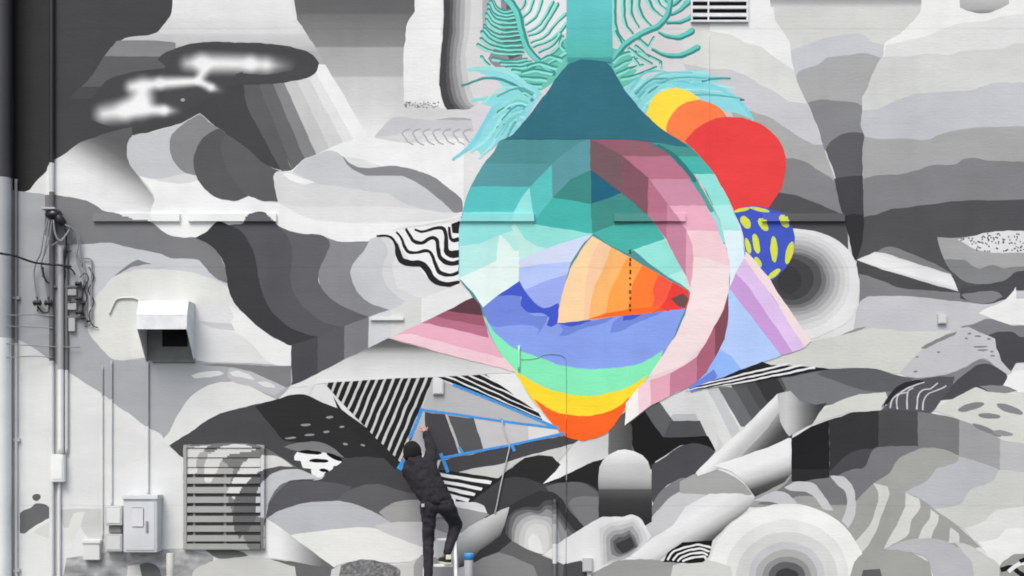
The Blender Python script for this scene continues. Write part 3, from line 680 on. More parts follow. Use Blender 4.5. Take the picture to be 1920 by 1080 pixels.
# ------------------------------------------------------------------ beams and tubes under the teardrop, right
poly('painted_stripe_ground', '1370,718 1440,706 1462,706 1475,730 1440,770 1400,800', (86, 86, 89))
for (a, b_, c_) in ((1232, 1284, (222, 222, 219)), (1284, 1308, (208, 208, 204)), (1308, 1332, (222, 222, 220)), (1332, 1354, (200, 201, 204)), (1354, 1382, (112, 113, 116)), (1382, 1408, (92, 93, 95)), (1408, 1428, (80, 80, 82)), (1428, 1470, (60, 60, 62))):
    poly('painted_slanted_stripe', [(a - 8 - (8 if a >= 1400 else 0), 726 if a < 1400 else 708), (b_ - 8 - (8 if a >= 1400 else 0), 726 if a < 1400 else 704), (b_ + (66 if a < 1354 else 36), 870 if a < 1354 else 800), (a + (66 if a < 1354 else 36), 870 if a < 1354 else 800)], c_)
begin()
poly('painted_prism_top', '1140,800 1172,772 1230,740 1300,728 1318,735 1345,800 1345,850 1222,880 1140,870', (216, 217, 216))
poly('painted_prism_top', '1252,790 1262,776 1304,776 1310,789', (188, 189, 192))
poly('painted_prism_side', '1140,800 1172,772 1236,752 1262,790 1312,789 1326,818 1246,822 1222,880 1140,870', (98, 99, 101))
poly('painted_prism_side', '1256,790 1312,789 1326,818 1244,820', (86, 86, 89))
poly('painted_black_shard', '1168,803 1210,771 1243,820 1328,818 1342,846 1322,838 1300,832 1275,836 1250,852 1228,866 1222,880 1212,860 1190,845 1178,818', (36, 36, 37))
paint('painted_dark_boulder', '1222,872 1245,858 1270,840 1290,833 1310,832 1330,838 1341,847 1305,887 1282,900 1250,910 1228,945 1222,940', (79, 79, 83))
begin()
paint('painted_grey_hump', '1222,950 1234,926 1258,906 1282,896 1300,900 1300,930 1240,965 1222,980', (128, 128, 131))
paint('painted_pale_hump', '1204,1000 1214,982 1230,960 1258,932 1282,920 1330,923 1400,925 1330,1000 1225,1040', (203, 203, 205))
paint('painted_grey_hump', '1275,903 1305,888 1340,880 1366,889 1396,908 1410,928 1340,929 1275,924', (167, 167, 166))
poly('painted_beam', '1304,886 1340,851 1392,805 1457,738 1462,775 1440,802 1402,842 1390,857 1340,882 1308,892', ('L', 1370, 815, 1395, 840, [(0, 232), (.4, 236), (.75, 205), (1, 190)]))
poly('painted_dark_gap', '1402,842 1440,802 1462,770 1490,800 1484,824 1440,838 1385,860', ('L', 1415, 815, 1450, 845, [(0, 190), (.25, 150), (.5, 110), (.75, 78), (1, 70)]))
poly('painted_cylinder', '1457,738 1482,733 1500,752 1530,758 1550,755 1522,796 1500,806 1480,818 1474,812 1462,790', ('L', 1458, 770, 1545, 770, [(0, 196), (.2, 204), (.35, 180), (.6, 120), (.85, 74), (1, 66)]))
poly('painted_tube', '1338,873 1390,856 1440,838 1478,822 1484,822 1484,888 1470,904 1440,920 1416,932 1406,918 1394,902 1370,884', ('L', 1420, 840, 1450, 925, [(0, 238), (.35, 236), (.55, 205), (.68, 150), (.78, 85), (1, 56)]))
poly('painted_tube', '1170,1052 1222,1010 1262,985 1285,950 1330,926 1392,925 1416,936 1400,956 1362,986 1334,1016 1282,1016 1232,1052', ('L', 1300, 940, 1345, 1012, [(0, 228), (.3, 238), (.55, 222), (.72, 180), (.86, 110), (1, 60)]))
begin()
paint('painted_floor_patch', '1085,1080 1110,1070 1150,1053 1200,1048 1250,1052 1300,1060 1330,1080', (158, 158, 156))
paint('painted_floor_patch', '1238,1080 1262,1060 1300,1050 1340,1053 1370,1062 1395,1080', (210, 210, 207))
poly('painted_black_fan', '1244,1053 1252,1036 1280,1016 1336,1014 1330,1040 1318,1054 1290,1056', (34, 34, 35))
for k in range(4):
    poly('painted_fan_line', ribbon([(1252 + 9 * k, 1050 + k), (1262 + 9 * k, 1036 + 4 * k), (1285 + 7 * k, 1026 + 6 * k), (1310 + 4 * k, 1022 + 7 * k), (1332 - 3 * k, 1026 + 7 * k)], 3.4, 3.8), (236, 236, 236))
begin()
paint('painted_dark_hollow', '880,940 905,915 935,893 960,877 985,860 1020,853 1042,857 1050,870 1080,880 1140,858 1140,880 1125,985 1060,1010 1020,1040 960,1030 935,1000 900,960', (72, 72, 75))
paint('painted_black_boulder', '900,930 935,894 960,877 985,860 1020,853 1040,857 1050,870 1034,890 1018,907 990,897 960,894 930,905', (50, 50, 51))
paint('painted_black_boulder', '1018,907 1050,894 1080,880 1110,866 1141,856 1141,890 1128,930 1112,912 1085,903 1050,905', (44, 44, 45))
paint('painted_grey_boulder', '1022,912 1050,905 1085,904 1108,914 1122,928 1122,990 1090,990 1060,960', (104, 104, 107))
paint('painted_grey_boulder', '1065,945 1075,934 1096,930 1124,932 1124,988 1094,990', (124, 124, 127))
poly('painted_light_spike', '1018,907 1042,884 1056,864 1066,845 1080,830 1100,826 1126,815 1141,803 1141,857 1112,866 1080,881 1050,896', ('L', 1030, 900, 1130, 830, [(0, 244), (.3, 232), (.6, 216), (1, 208)]))
poly('painted_shadow_wall', '1141,800 1172,772 1185,800 1185,860 1130,890 1136,862 1141,857', ('L', 1141, 830, 1185, 830, [(0, 112), (.4, 98), (1, 78)]))
poly('painted_capsule', [(1122, 978)] + [(1122, 892), (1124, 876), (1130, 863), (1142, 852), (1158, 845), (1172, 843), (1188, 845), (1204, 853), (1215, 866), (1220, 880), (1222, 895)] + [(1222, 978), (1206, 988), (1170, 972)], ('L', 1170, 843, 1170, 975, [(0, 240), (.12, 224), (.22, 203), (.4, 186), (.5, 160), (.55, 140), (.57, 92), (.72, 66), (1, 52)]))
begin()
paint('painted_hollow_ring', '938,990 944,960 962,944 988,931 1012,921 1038,923 1053,936 1070,960 1096,988 1062,1008 1040,1024 1020,1040 990,1034 958,1022 944,1010', (60, 60, 63))
for s, col in (('950,1018 948,985 954,968 964,958 986,950 1008,950 1020,940 1036,938 1046,952 1062,978 1080,996 1040,1030 1020,1040 985,1032', 84), ('955,1018 954,985 962,965 985,956 1012,957 1022,948 1036,949 1046,964 1060,985 1074,1000 1040,1030 1020,1040 985,1032', 112), ('960,1018 960,990 968,971 990,961 1012,963 1025,954 1038,960 1050,978 1064,1004 1040,1030 1020,1040 985,1032', 150),
               ('964,1019 966,994 975,977 995,967 1020,968 1036,972 1046,992 1050,1014 1035,1030 1020,1040 985,1032', 184), ('972,1024 974,1000 982,984 1000,974 1020,976 1032,986 1038,1006 1034,1028 1020,1040 985,1032', 203), ('982,1030 984,1006 992,988 1006,982 1022,988 1028,1002 1028,1024 1020,1040', 218), ('992,1034 991,1010 999,1000 1008,1004 1014,1020 1018,1038', 234)):
    paint('painted_hollow_step', s, col)
begin()
paint('painted_white_mound', '1020,1040 1042,1022 1062,1008 1094,988 1116,976 1132,969 1166,968 1186,965 1202,973 1214,992 1222,1006 1208,1022 1190,1036 1150,1054 1110,1076 1090,1054 1055,1058', (229, 229, 229))
for s, col in (('1126,1062 1124,990 1148,979 1172,976 1188,972 1200,982 1212,1004 1212,1016 1190,1036 1150,1054', 214), ('1132,1058 1130,1004 1142,988 1164,985 1186,978 1197,990 1206,1012 1192,1034 1160,1050', 196), ('1139,1052 1136,1010 1146,997 1166,993 1184,986 1194,998 1200,1018 1186,1036 1160,1048', 168), ('1147,1040 1143,1012 1152,1003 1166,1001 1180,994 1190,1006 1196,1024 1180,1036 1162,1044', 128), ('1154,1034 1149,1014 1160,1007 1170,1006 1180,1000 1188,1012 1194,1026 1176,1036 1164,1040', 94), ('1158,1028 1155,1018 1166,1015 1172,1012 1182,1006 1190,1024 1180,1032 1168,1038', 64)):
    paint('painted_mound_step', s, col)
paint('painted_floor_patch', '1050,1080 1056,1057 1090,1051 1100,1066 1108,1080', (80, 80, 84))
begin()
paint('painted_floor_patch', '860,1080 880,1060 905,1045 935,1036 960,1034 1010,1058 1060,1080', (140, 140, 140))
poly('painted_floor_patch', '935,1036 958,1014 990,1030 1056,1058 1052,1080 1000,1062 960,1042', (106, 106, 107))
poly('painted_tube', '855,1014 870,996 905,974 940,955 955,950 946,985 938,1004 900,1032 872,1062 855,1066', ('L', 885, 978, 925, 1032, [(0, 216), (.25, 206), (.5, 170), (.7, 130), (.82, 80), (1, 56)]))
poly('painted_dark_gap', '872,1062 900,1032 938,1004 944,996 960,1014 935,1036 905,1046', (62, 62, 64))
paint('painted_grey_patch', '815,955 856,948 892,955 918,964 880,986 856,1002 815,1006', (160, 160, 160))
paint('painted_pale_patch', '845,934 858,943 880,940 906,948 914,962 890,957 858,951 846,948', (226, 226, 226))
paint('painted_pale_patch', '812,990 840,1000 838,1012 812,1006', (205, 204, 206))
begin()
# ------------------------------------------------------------------ striped fields and the masked triangle
TRI = [(608, 719), (640, 716), (690, 712), (812, 707), (796, 764), (770, 832), (752, 872)]
poly('painted_striped_triangle', TRI, (42, 42, 43))
for k in range(-1, 22):
    x = 618 + 15.2 * k
    q = clip_convex([(x, 700), (x + 5.4, 700), (x + 5.4 - .42 * 190, 890), (x - .42 * 190, 890)], TRI)
    if len(q) > 2: poly('painted_stripe', q, (205, 205, 203))
poly('painted_black_edge', '625,742 640,768 690,806 757,873 740,880 690,830 640,790', (50, 50, 51))
begin()
poly('painted_grey_panel', '810,709 850,722 950,762 1048,803 1060,813 960,838 840,860 800,850 770,832 790,768 800,745', (186, 186, 189))
poly('painted_dark_panel', '796,772 836,778 862,850 835,860 818,862 806,815 797,800', (76, 74, 78))
poly('painted_dark_panel', '839,779 889,785 906,842 864,850', (92, 92, 95))
poly('painted_pale_panel', '889,785 990,797 992,826 906,842', (201, 199, 201))
poly('painted_pale_panel', '990,797 1040,803 1060,813 992,828', (222, 222, 221))
poly('painted_gap_line', '835,778 840,779 866,850 861,850', (190, 190, 190))
paint('painted_lavender_wedge', '786,798 793,804 799,828 801,850 795,852 782,834 758,832 776,822', (184, 180, 188), smoothed=False)
begin()
FLAG = [(818, 707), (968, 699), (984, 728), (1010, 775), (1048, 803), (950, 762), (850, 722)]
poly('painted_striped_flag', FLAG, (236, 236, 236))
FC = [(818, 707), (968, 699), (984, 728), (1010, 775), (1048, 803)]
for k in range(9):
    x = 800 + 24.5 * k
    s = .44 + .012 * k
    q = clip_convex([(x, 698), (x + 16, 698), (x + 316, 698 + 300 * s), (x + 300, 698 + 300 * s)], FC)
    if len(q) > 2: poly('painted_stripe', q, (40, 38, 40))
begin()
poly('painted_dark_wedge', '826,864 940,840 1060,816 1090,822 1062,840 1000,856 940,872 865,888 822,880', (76, 76, 79))
poly('painted_pale_wedge', '858,885 900,876 940,870 1000,851 1040,842 1075,832 1060,850 1046,866 1036,856 1010,852 985,859 955,879 935,897 890,893', (205, 206, 203))
poly('painted_striped_patch', '818,880 862,885 936,898 905,922 882,941 850,938 838,932 826,905', (46, 46, 47))
for a, b_ in (((822, 889), (922, 905)), ((825, 902), (905, 917)), ((829, 914), (892, 928)), ((834, 926), (881, 938))):
    poly('painted_stripe', [(a[0], a[1] - 3), (b_[0], b_[1] - 3), (b_[0] - 3, b_[1] + 3), (a[0] + 1, a[1] + 3.5)], (240, 240, 240))
begin()
# ------------------------------------------------------------------ leaves and fringes behind the neck
G2, G3 = (70, 150, 144), (148, 230, 216)
def frond(s, w0, w1, a=G3, b_=G2, off=(0, -2.0)):
    p = parse(s)
    poly('painted_frond', ribbon([(x + off[0], y + off[1]) for x, y in p], w0 * 1.15, w1 * 1.15), b_, extend=False)
    poly('painted_frond_light', ribbon([(x - off[0] * .3, y - off[1] * .3) for x, y in p], w0 * .7, w1 * .7), a, extend=False)
paint('painted_leaf_base', '1062,70 1062,130 1030,160 1005,170 960,160 955,140 985,128 1010,118 1030,100', (112, 196, 178))
paint('painted_leaf_base', '1148,90 1170,96 1190,110 1176,124 1196,132 1182,146 1220,130 1190,152 1165,165 1148,140', (112, 196, 178))
paint('painted_leaf_glow', '985,20 1062,0 1062,60 1000,90', (234, 232, 234), fresh=False)
def dense(lst):
    """adds an in-between frond between neighbours"""
    out = []
    for s, t in zip(lst, lst[1:] + (None,)):
        out.append(s)
        if t is None: break
        p, q = parse(s), parse(t)
        if len(p) == len(q) and math.hypot(p[0][0] - q[0][0], p[0][1] - q[0][1]) < 30: out.append(' '.join(f'{(a_[0] + b_[0]) / 2 + 2:.1f},{(a_[1] + b_[1]) / 2:.1f}' for a_, b_ in zip(p, q)))
    return out
FL1 = ('962,20 945,22 930,14 922,-2', '966,33 945,35 926,28 916,12', '972,49 945,51 924,44 913,28', '976,66 940,68 918,60 908,50', '978,84 945,86 918,76 904,62', '984,100 940,101 912,95 897,86', '990,112 955,116 925,112', '1000,121 980,128 950,128', '920,124 908,116 903,109', '1006,128 985,136 962,134')
for s in dense(FL1): frond(s, 4, 6)
for s in ('974,20 982,8 984,-8', '980,32 992,20 1000,-8', '984,46 1004,30 1016,-6', '988,60 1012,44 1036,4', '990,67 1016,54 1044,8', '994,80 1022,66 1048,36 1058,26', '998,88 1030,74 1052,56 1060,44', '1008,98 1034,84 1050,64', '1018,108 1040,96 1052,80', '1028,118 1046,110 1060,100'):
    frond(s, 3, 6.5, off=(1.2, 1.2))
frond('935,-12 955,4 970,28 977,60 985,85 1004,110 1034,136', 13, 10, (116, 212, 202), (66, 150, 146), (2.6, .8))
for s in ('1150,-6 1150,36 1158,64 1174,82', '1166,-6 1167,28 1172,48 1184,62', '1194,-6 1197,18 1206,36 1218,47', '1212,-6 1219,14 1231,26 1241,32', '1226,-6 1236,10 1248,17', '1180,-6 1182,26 1196,50', '1150,58 1160,74 1168,86', '1240,-8 1246,4 1252,8'):
    frond(s, 9, 3.5, off=(2.2, 0))
for s in ('1250,42 1275,40 1296,30 1308,18', '1234,58 1250,66 1275,68 1296,57', '1222,90 1245,101 1275,103 1307,88', '1258,26 1272,19 1288,4', '1257,12 1268,4 1276,-6'):
    frond(s, 3, 11, (108, 206, 194), (60, 140, 136), (0, 2.2))
frond('1257,-12 1251,26 1234,46 1198,64 1170,84 1150,110', 10, 9, (112, 208, 198), (66, 146, 142), (1.2, 2.6))
for s in ('1150,118 1168,104 1192,98', '1152,130 1172,118 1198,110', '1156,142 1180,130 1206,124', '1164,150 1190,144 1230,128', '1178,92 1200,108 1222,122', '1198,76 1216,90 1226,72', '1186,108 1198,124 1182,132', '1196,98 1225,110 1240,118', '1238,118 1240,126 1240,132', '1190,88 1205,98 1216,108'):
    frond(s, 6, 3.5)
for s in ('1044,130 1010,120 990,127', '1036,140 1004,134 980,138', '1026,152 996,148 972,146', '1016,162 985,160 958,152', '1054,114 1032,108 1016,113', '1058,96 1050,84 1056,70'):
    frond(s, 7, 4.5)
begin()
CY = (147, 219, 227)
paint('painted_fringe', '1016,176 1004,162 978,152 950,136 920,128 890,133 930,150 950,168 918,182 900,196 922,200 905,232 885,262 862,292 890,276 905,292 935,268 944,262 975,238', CY)
paint('painted_fringe', '1168,168 1190,150 1220,146 1262,134 1310,132 1330,140 1366,148 1330,156 1368,164 1340,172 1376,178 1396,200 1412,223 1380,212 1330,198 1290,170 1250,165 1226,190 1212,215 1190,196', CY)
for s, a, b_, c_ in (('1004,178 965,142 920,128 880,131', 10, 7, (158, 228, 226)), ('1000,190 958,156 912,147 866,161', 6, 4, (78, 150, 152)), ('990,200 948,178 916,184 886,189', 8, 6, (140, 222, 216)), ('985,214 936,198 906,236 888,268 850,298', 10, 6, (132, 212, 226)), ('985,222 945,216 922,252 884,284', 6, 5, (166, 232, 232)), ('978,232 948,236 920,274 900,296', 6, 4, (170, 232, 234)), ('1006,182 970,165 935,168 905,196', 5, 3, (166, 232, 222)),
                     ('958,203 945,203 932,211', 5, 3, (96, 160, 152)), ('945,232 938,236 932,240', 4, 3, (120, 140, 142)),
                     ('1178,182 1215,152 1262,138 1326,137', 8, 6, (158, 228, 228)), ('1190,196 1236,158 1290,146 1368,148', 6, 5, (132, 210, 222)), ('1205,206 1240,170 1300,156 1378,165', 5, 4, (166, 232, 232)), ('1262,160 1330,160 1380,184 1412,224', 9, 5, (132, 214, 226)), ('1316,152 1340,147 1370,147', 5, 3, (80, 156, 158)), ('1216,176 1226,168 1234,160', 4, 2, (80, 156, 158)), ('1196,176 1206,173 1214,172', 3, 2, (80, 156, 158)), ('1310,171 1318,170 1324,171', 4, 3, (80, 156, 158)), ('1388,188 1394,187', 4, 4, (86, 110, 116)), ('1292,150 1302,147 1314,147', 3, 2, (110, 150, 154))):
    poly('painted_fringe_strand', ribbon(s, a, b_), c_)
rt = random.Random(3)
for k in range(16):
    t = k / 15; x0 = 1002 - 34 * t; y0 = 176 + 52 * t
    an = R(178 + 58 * t * -1 + rt.uniform(-6, 6)) if t < .4 else R(178 - 62 * t + rt.uniform(-6, 6)); L = rt.uniform(50, 86) * (1 if t < .6 else .95)
    e = (x0 + L * math.cos(an), y0 + L * math.sin(an) * .95)
    mid = ((x0 + e[0]) / 2 + 4, (y0 + e[1]) / 2 - 14)
    poly('painted_fringe_strand', ribbon([(x0, y0), mid, e], 4.5, 2.2), rt.choice([(170, 234, 232), (126, 206, 214), (104, 186, 184), (150, 224, 218), (88, 168, 170)]))
for k in range(16):
    t = k / 15; x0 = 1182 + 44 * t; y0 = 168 + 46 * t
    an = R(-26 + 18 * t + rt.uniform(-5, 5)); L = rt.uniform(80, 150) * (.7 + .6 * t)
    e = (x0 + L * math.cos(an), y0 + L * math.sin(an) + 18 * t)
    mid = ((x0 + e[0]) / 2 - 6, (y0 + e[1]) / 2 - 16)
    poly('painted_fringe_strand', ribbon([(x0, y0), mid, e], 4.5, 2.2), rt.choice([(170, 234, 232), (126, 206, 214), (104, 186, 184), (150, 224, 226), (88, 168, 170)]))
begin()
paint('painted_yellow_disc', ell(1266, 217, 53, 52), (255, 222, 76))
paint('painted_orange_disc', ell(1310, 250, 61, 62), (255, 131, 80))
paint('painted_red_disc', '1284,264 1304,243 1335,225 1370,219 1405,224 1440,242 1463,268 1473,300 1471,332 1463,356 1450,377 1434,394 1376,396 1358,358 1340,330 1312,293', (236, 72, 73))
begin()
paint('painted_blue_ball', '1376,396 1404,387 1440,390 1470,402 1485,425 1490,455 1480,490 1460,515 1441,531 1420,506 1398,472 1391,432', (73, 93, 196))
SP = (217, 226, 80)
for x, y, a, b_, r in ((1398, 417, 8, 13, -35), (1431, 421, 7, 14, -32), (1470, 415, 8, 14, -35), (1418, 457, 6.5, 19, -10), (1451, 467, 6.5, 25, -4), (1480, 474, 7, 22, 15), (1402, 461, 5, 15, -15), (1421, 492, 5, 11, -28), (1391, 394, 15, 3.5, -14), (1424, 393, 20, 3.5, 10), (1451, 514, 15, 5, -40)):
    poly('painted_yellow_spot', ell(x, y, a, b_, r, 14), SP)
begin()
# ------------------------------------------------------------------ teardrop
begin()
TE = (92, 197, 196)
poly('painted_stem', '1062,0 1148,0 1148,125 1062,125', ('L', 1100, 0, 1100, 115, [(0, (106, 203, 204)), (.5, (98, 196, 194)), (1, (92, 188, 178))]))
begin()
paint('painted_teardrop', '945,260 925,285 905,310 885,345 870,385 862,430 860,480 861,520 880,548 905,590 926,642 946,672 966,698 985,726 1002,748 1022,777 1041,801 1062,818 1086,825 1108,823 1131,814 1151,797 1166,775 1176,753 1210,700 1300,640 1397,487 1393,460 1385,425 1372,390 1357,360 1340,330 1320,302 1290,275 1240,255', (84, 148, 152), label='multicoloured teardrop with teal neck painted in the middle of the wall')
BODY = parse('945,260 925,285 905,310 885,345 870,385 862,430 860,480 861,520 880,548 960,600 1100,600 1200,500 1110,260')
def hband(y0, y1, col, xr=1110):
    L = [(945, 260), (925, 285), (905, 310), (885, 345), (877, 365), (870, 385), (862, 430), (860, 480), (861, 524)]
    xs = lambda y: np.interp(y, [p[1] for p in L], [p[0] for p in L])
    ys = np.linspace(y0, y1, 8)
    poly('painted_teal_band', [(float(xs(y)), float(y)) for y in ys] + [(xr, y1), (xr, y0)], col)
hband(307, 350, (92, 157, 164), 1040); hband(350, 398, TE, 1000); hband(398, 416, (138, 222, 220), 1000); hband(416, 524, (150, 228, 226), 1000)
poly('painted_mint_band', '862,462 905,455 940,440 975,428 1010,440 1000,490 930,492 861,526', (186, 236, 231))
poly('painted_mint_facet', '936,440 950,452 975,484 985,545 930,492', (226, 245, 240))
poly('painted_teal_facet', '1107,260 1107,322 1070,338 1035,372 1034,309 1064,284 1086,268', (97, 157, 165))
poly('painted_teal_facet', '1107,320 1108,383 1080,378 1046,371 1036,371 1070,337', (68, 141, 135))
poly('painted_blue_facet', '1107,319 1168,362 1109,384', (42, 104, 129))
poly('painted_teal_facet', '1035,309 1036,372 1001,416 1000,400 992,352', (95, 199, 197))
poly('painted_mint_facet', '993,351 1000,400 1001,418 957,418 962,398 976,374', (155, 230, 227))
poly('painted_teal_facet', '1036,370 1109,383 1111,438 1060,431 999,421 1010,404', (75, 184, 176))
poly('painted_teal_facet', '1108,383 1168,361 1222,408 1240,424 1150,424 1110,439', (70, 146, 139))
poly('painted_teal_facet', '1110,437 1152,422 1236,418 1252,447 1190,469 1178,476 1140,458', (78, 181, 171))
poly('painted_mint_facet', '1186,469 1252,446 1300,520 1296,545 1255,521 1215,492', (152, 229, 219))
poly('painted_mint_facet', '1254,516 1285,505 1300,530 1298,550', (184, 240, 232))
poly('painted_mint_facet', '962,420 1000,420 1060,430 1110,438 1060,456 1025,466 1000,458 980,446', (150, 228, 220))
poly('painted_mint_facet', '958,424 966,421 984,448 1003,460 1028,466 974,490 970,450', (194, 237, 229))
poly('painted_lavender_facet', '972,489 1026,465 1111,438 1096,455 1081,475 1070,493 1000,497 974,502', (214, 221, 246))
poly('painted_blue_facet', '972,502 1000,497 1071,491 1063,515 1012,531 982,545 973,527', (186, 202, 250))
poly('painted_blue_facet', '980,545 1012,531 1064,513 1052,560 1046,606 1010,590', (160, 176, 243))
begin()
MB_ = '905,575 975,527 985,545 1003,568 1022,580 1047,570 1060,600 1286,577 1276,602 1262,636 1242,664 1228,700 1180,712 1100,720 1020,710 950,680 915,625'
poly('painted_water', MB_, (141, 165, 239))
paint('painted_water_mid', '903,574 940,550 975,540 980,575 1003,592 1028,592 1022,606 1004,632 1010,618 1000,611 960,610 925,612 912,600', (119, 140, 222))
paint('painted_water_dark', '974,527 985,546 1002,567 1020,578 1047,568 1060,600 1112,596 1104,604 1075,612 1062,613 1047,607 1034,613 1024,610 1030,596 1018,588 992,586 976,573 979,557 960,553 925,556 940,546', (73, 94, 205))
paint('painted_water_mid', '1047,606 1075,612 1104,603 1160,592 1130,606 1090,618 1060,630 1048,630 1056,618', (119, 140, 222))
paint('painted_water_mid', '1144,624 1150,605 1170,592 1250,582 1220,595 1190,606 1165,620', (119, 140, 222))
paint('painted_water_dark', '1168,602 1170,592 1205,587 1190,597', (73, 94, 205))
begin()
paint('painted_green_band', '905,588 924,618 950,644 980,660 1020,673 1050,685 1100,691 1140,691 1180,687 1215,675 1243,656 1232,690 1206,722 1186,735 1150,748 1110,756 1060,752 1020,740 985,722 960,692 930,648', (138, 239, 188))
paint('painted_yellow_band', '964,696 985,707 1020,726 1060,738 1110,742 1150,735 1186,722 1216,702 1190,745 1180,760 1160,775 1130,788 1100,792 1060,790 1030,780 1000,752 984,727', (255, 222, 58))
paint('painted_orange_band', '1000,746 1030,766 1060,777 1100,780 1130,775 1160,762 1182,742 1166,776 1151,798 1131,815 1108,824 1086,826 1062,819 1041,802 1022,778', (255, 106, 44))
begin()
FAN = [(1110, 442), (1290, 546), (1292, 562), (1286, 578), (1200, 589), (1120, 598), (1046, 606), (1048, 580), (1056, 542), (1069, 503), (1088, 471)]
FANB = [(None, (254, 216, 168)), ([(1124, 450), (1107, 492), (1098, 535), (1094, 602)], (251, 206, 166)), ([(1146, 462), (1132, 500), (1112, 545), (1104, 602)], (253, 187, 116)), ([(1178, 480), (1160, 515), (1143, 550), (1134, 600)], (254, 164, 80)), ([(1206, 494), (1188, 530), (1180, 560), (1176, 595)], (255, 128, 58)), ([(1236, 512), (1224, 540), (1226, 560), (1222, 590)], (251, 96, 72)), ([(1262, 528), (1256, 545), (1250, 560), (1236, 578), (1255, 585)], (240, 68, 64))]
for bl, col in FANB:
    if bl is None: poly('painted_fan', FAN, col)
    else:
        t = (bl[0][0] - 1110) / 180
        pts = smooth(bl, closed=False)
        bot = [(1286, 578)] + ([(1200, 589)] if bl[-1][0] < 1195 else []) + ([(1120, 598)] if bl[-1][0] < 1115 else [])
        yb = 606 - (pts[-1][0] - 1046) * (28 / 240)
        pts[-1] = (pts[-1][0], yb)
        poly('painted_fan_band', [(bl[0][0], 442 + t * 104)] + pts[1:] + bot[::-1] + [(1292, 562), (1290, 546)], col)
poly('painted_fan_edge', '1100,599 1135,588 1180,580 1240,574 1230,583 1180,591', (255, 110, 46))
poly('painted_fan_tip', '1258,560 1280,550 1290,560 1285,577 1272,574', (110, 84, 86))
begin()
# pink ring
RING = '1107,261 1180,262 1232,270 1262,286 1291,311 1316,346 1336,386 1351,421 1361,461 1368,500 1367,560 1365,595 1359,636 1340,672 1325,697 1298,722 1262,740 1225,757 1198,778 1172,798 1173,755 1206,722 1232,690 1243,664 1266,631 1285,590 1294,550 1285,518 1266,481 1246,446 1215,405 1167,362 1107,320'
poly('painted_pink_ring', RING, (243, 216, 219))
poly('painted_mauve_facet', '1107,261 1182,262 1232,269 1262,286 1270,294 1167,293 1135,275', (150, 101, 113))
poly('painted_mauve_facet', '1107,261 1135,275 1167,293 1167,363 1107,320', (122, 95, 102))
poly('painted_mauve_facet', '1167,292 1216,332 1216,406 1167,362', (136, 91, 104))
poly('painted_rose_facet', '1167,293 1268,293 1290,312 1308,337 1219,336', (190, 121, 143))
poly('painted_rose_facet', '1215,331 1251,378 1252,452 1215,406', (186, 116, 139))
poly('painted_rose_facet', '1218,336 1308,336 1336,387 1254,387', (206, 146, 169))
poly('painted_rose_facet', '1250,378 1286,430 1286,518 1266,481 1250,450', (201, 136, 161))
poly('painted_pink_facet', '1254,386 1336,386 1351,421 1355,433 1287,432', (236, 176, 196))
poly('painted_pink_facet', '1286,431 1298,460 1300,495 1294,540 1286,518', (231, 167, 187))
poly('painted_pink_facet', '1296,435 1355,433 1362,470 1368,500 1330,490 1300,482', (244, 208, 215))
poly('painted_pale_pink_facet', '1300,482 1330,486 1368,500 1367,560 1352,600 1322,645 1282,685 1215,708 1243,664 1266,631 1285,590 1295,548', (246, 225, 226))
poly('painted_mauve_facet', '1367,546 1365,595 1360,635 1340,672 1340,612 1356,580', (134, 80, 92))
poly('painted_rose_facet', '1340,610 1340,672 1325,697 1305,716 1305,670 1322,645', (178, 104, 126))
poly('painted_rose_facet', '1306,669 1306,716 1297,722 1256,742 1256,700 1282,686', (200, 131, 155))
poly('painted_pink_facet', '1256,699 1256,743 1220,760 1219,714', (233, 173, 191))
poly('painted_pink_facet', '1219,713 1220,760 1197,778 1196,728 1206,719', (246, 211, 220))
poly('painted_white_facet', '1172,798 1173,757 1197,727 1197,778', (248, 242, 242))
begin()
# teal rim on the right
paint('painted_teal_rim', '1225,250 1260,260 1290,276 1320,302 1340,330 1357,360 1372,390 1385,425 1393,460 1397,486 1380,512 1369,542 1368,500 1361,461 1351,421 1336,386 1316,346 1291,311 1262,286 1232,270', (84, 180, 172))
poly('painted_teal_edge', ribbon('1222,270 1250,284 1276,308 1300,335 1318,365 1332,390', 4, 9), (60, 140, 138))
poly('painted_teal_edge', ribbon('1296,335 1316,362 1334,392 1348,425 1358,455', 8, 5), (82, 178, 170))
poly('painted_teal_facet', '1222,268 1288,268 1312,294 1264,294 1246,280', (78, 152, 146))
poly('painted_teal_facet', '1264,294 1311,294 1322,304 1341,328 1300,328 1286,312', (80, 185, 176))
poly('painted_mint_facet', '1302,327 1340,327 1357,360 1371,386 1338,386 1326,360', (151, 229, 221))
poly('painted_mint_facet', '1336,385 1371,385 1385,425 1388,434 1355,434 1348,412', (177, 236, 231))
poly('painted_ice_facet', '1355,433 1388,433 1393,460 1397,486 1380,512 1369,542 1368,500 1362,466', (226, 244, 251))
poly('painted_teal_edge', ribbon('1332,392 1346,420 1357,452', 8, 6), (150, 226, 220))
poly('painted_teal_edge', ribbon('1297,330 1316,361 1334,394', 9, 8), (76, 168, 160))
poly('painted_teal_edge', ribbon('1232,272 1262,291 1283,313 1302,338', 5, 9), (54, 126, 128))
begin()
poly('painted_neck', smooth(parse('945,261 962,251 980,232 1010,193 1040,152 1055,131 1068,118 1090,112 1125,113 1143,122 1160,150 1180,180 1210,215 1242,243 1282,268 1292,277 1230,268 1180,262 1107,261')), (57, 114, 130))
poly('painted_neck_blend', '1063,108 1147,108 1147,118 1120,113 1090,112 1066,120', (78, 158, 160))
poly('painted_mint_beam', '861,522 932,489 972,470 973,528 940,549 905,576 887,549', (231, 246, 242))
begin()
poly('painted_pink_triangle', '887,557 900,570 906,594 916,622 936,662 970,698 860,671 733,634 790,606 850,577', (244, 206, 216))
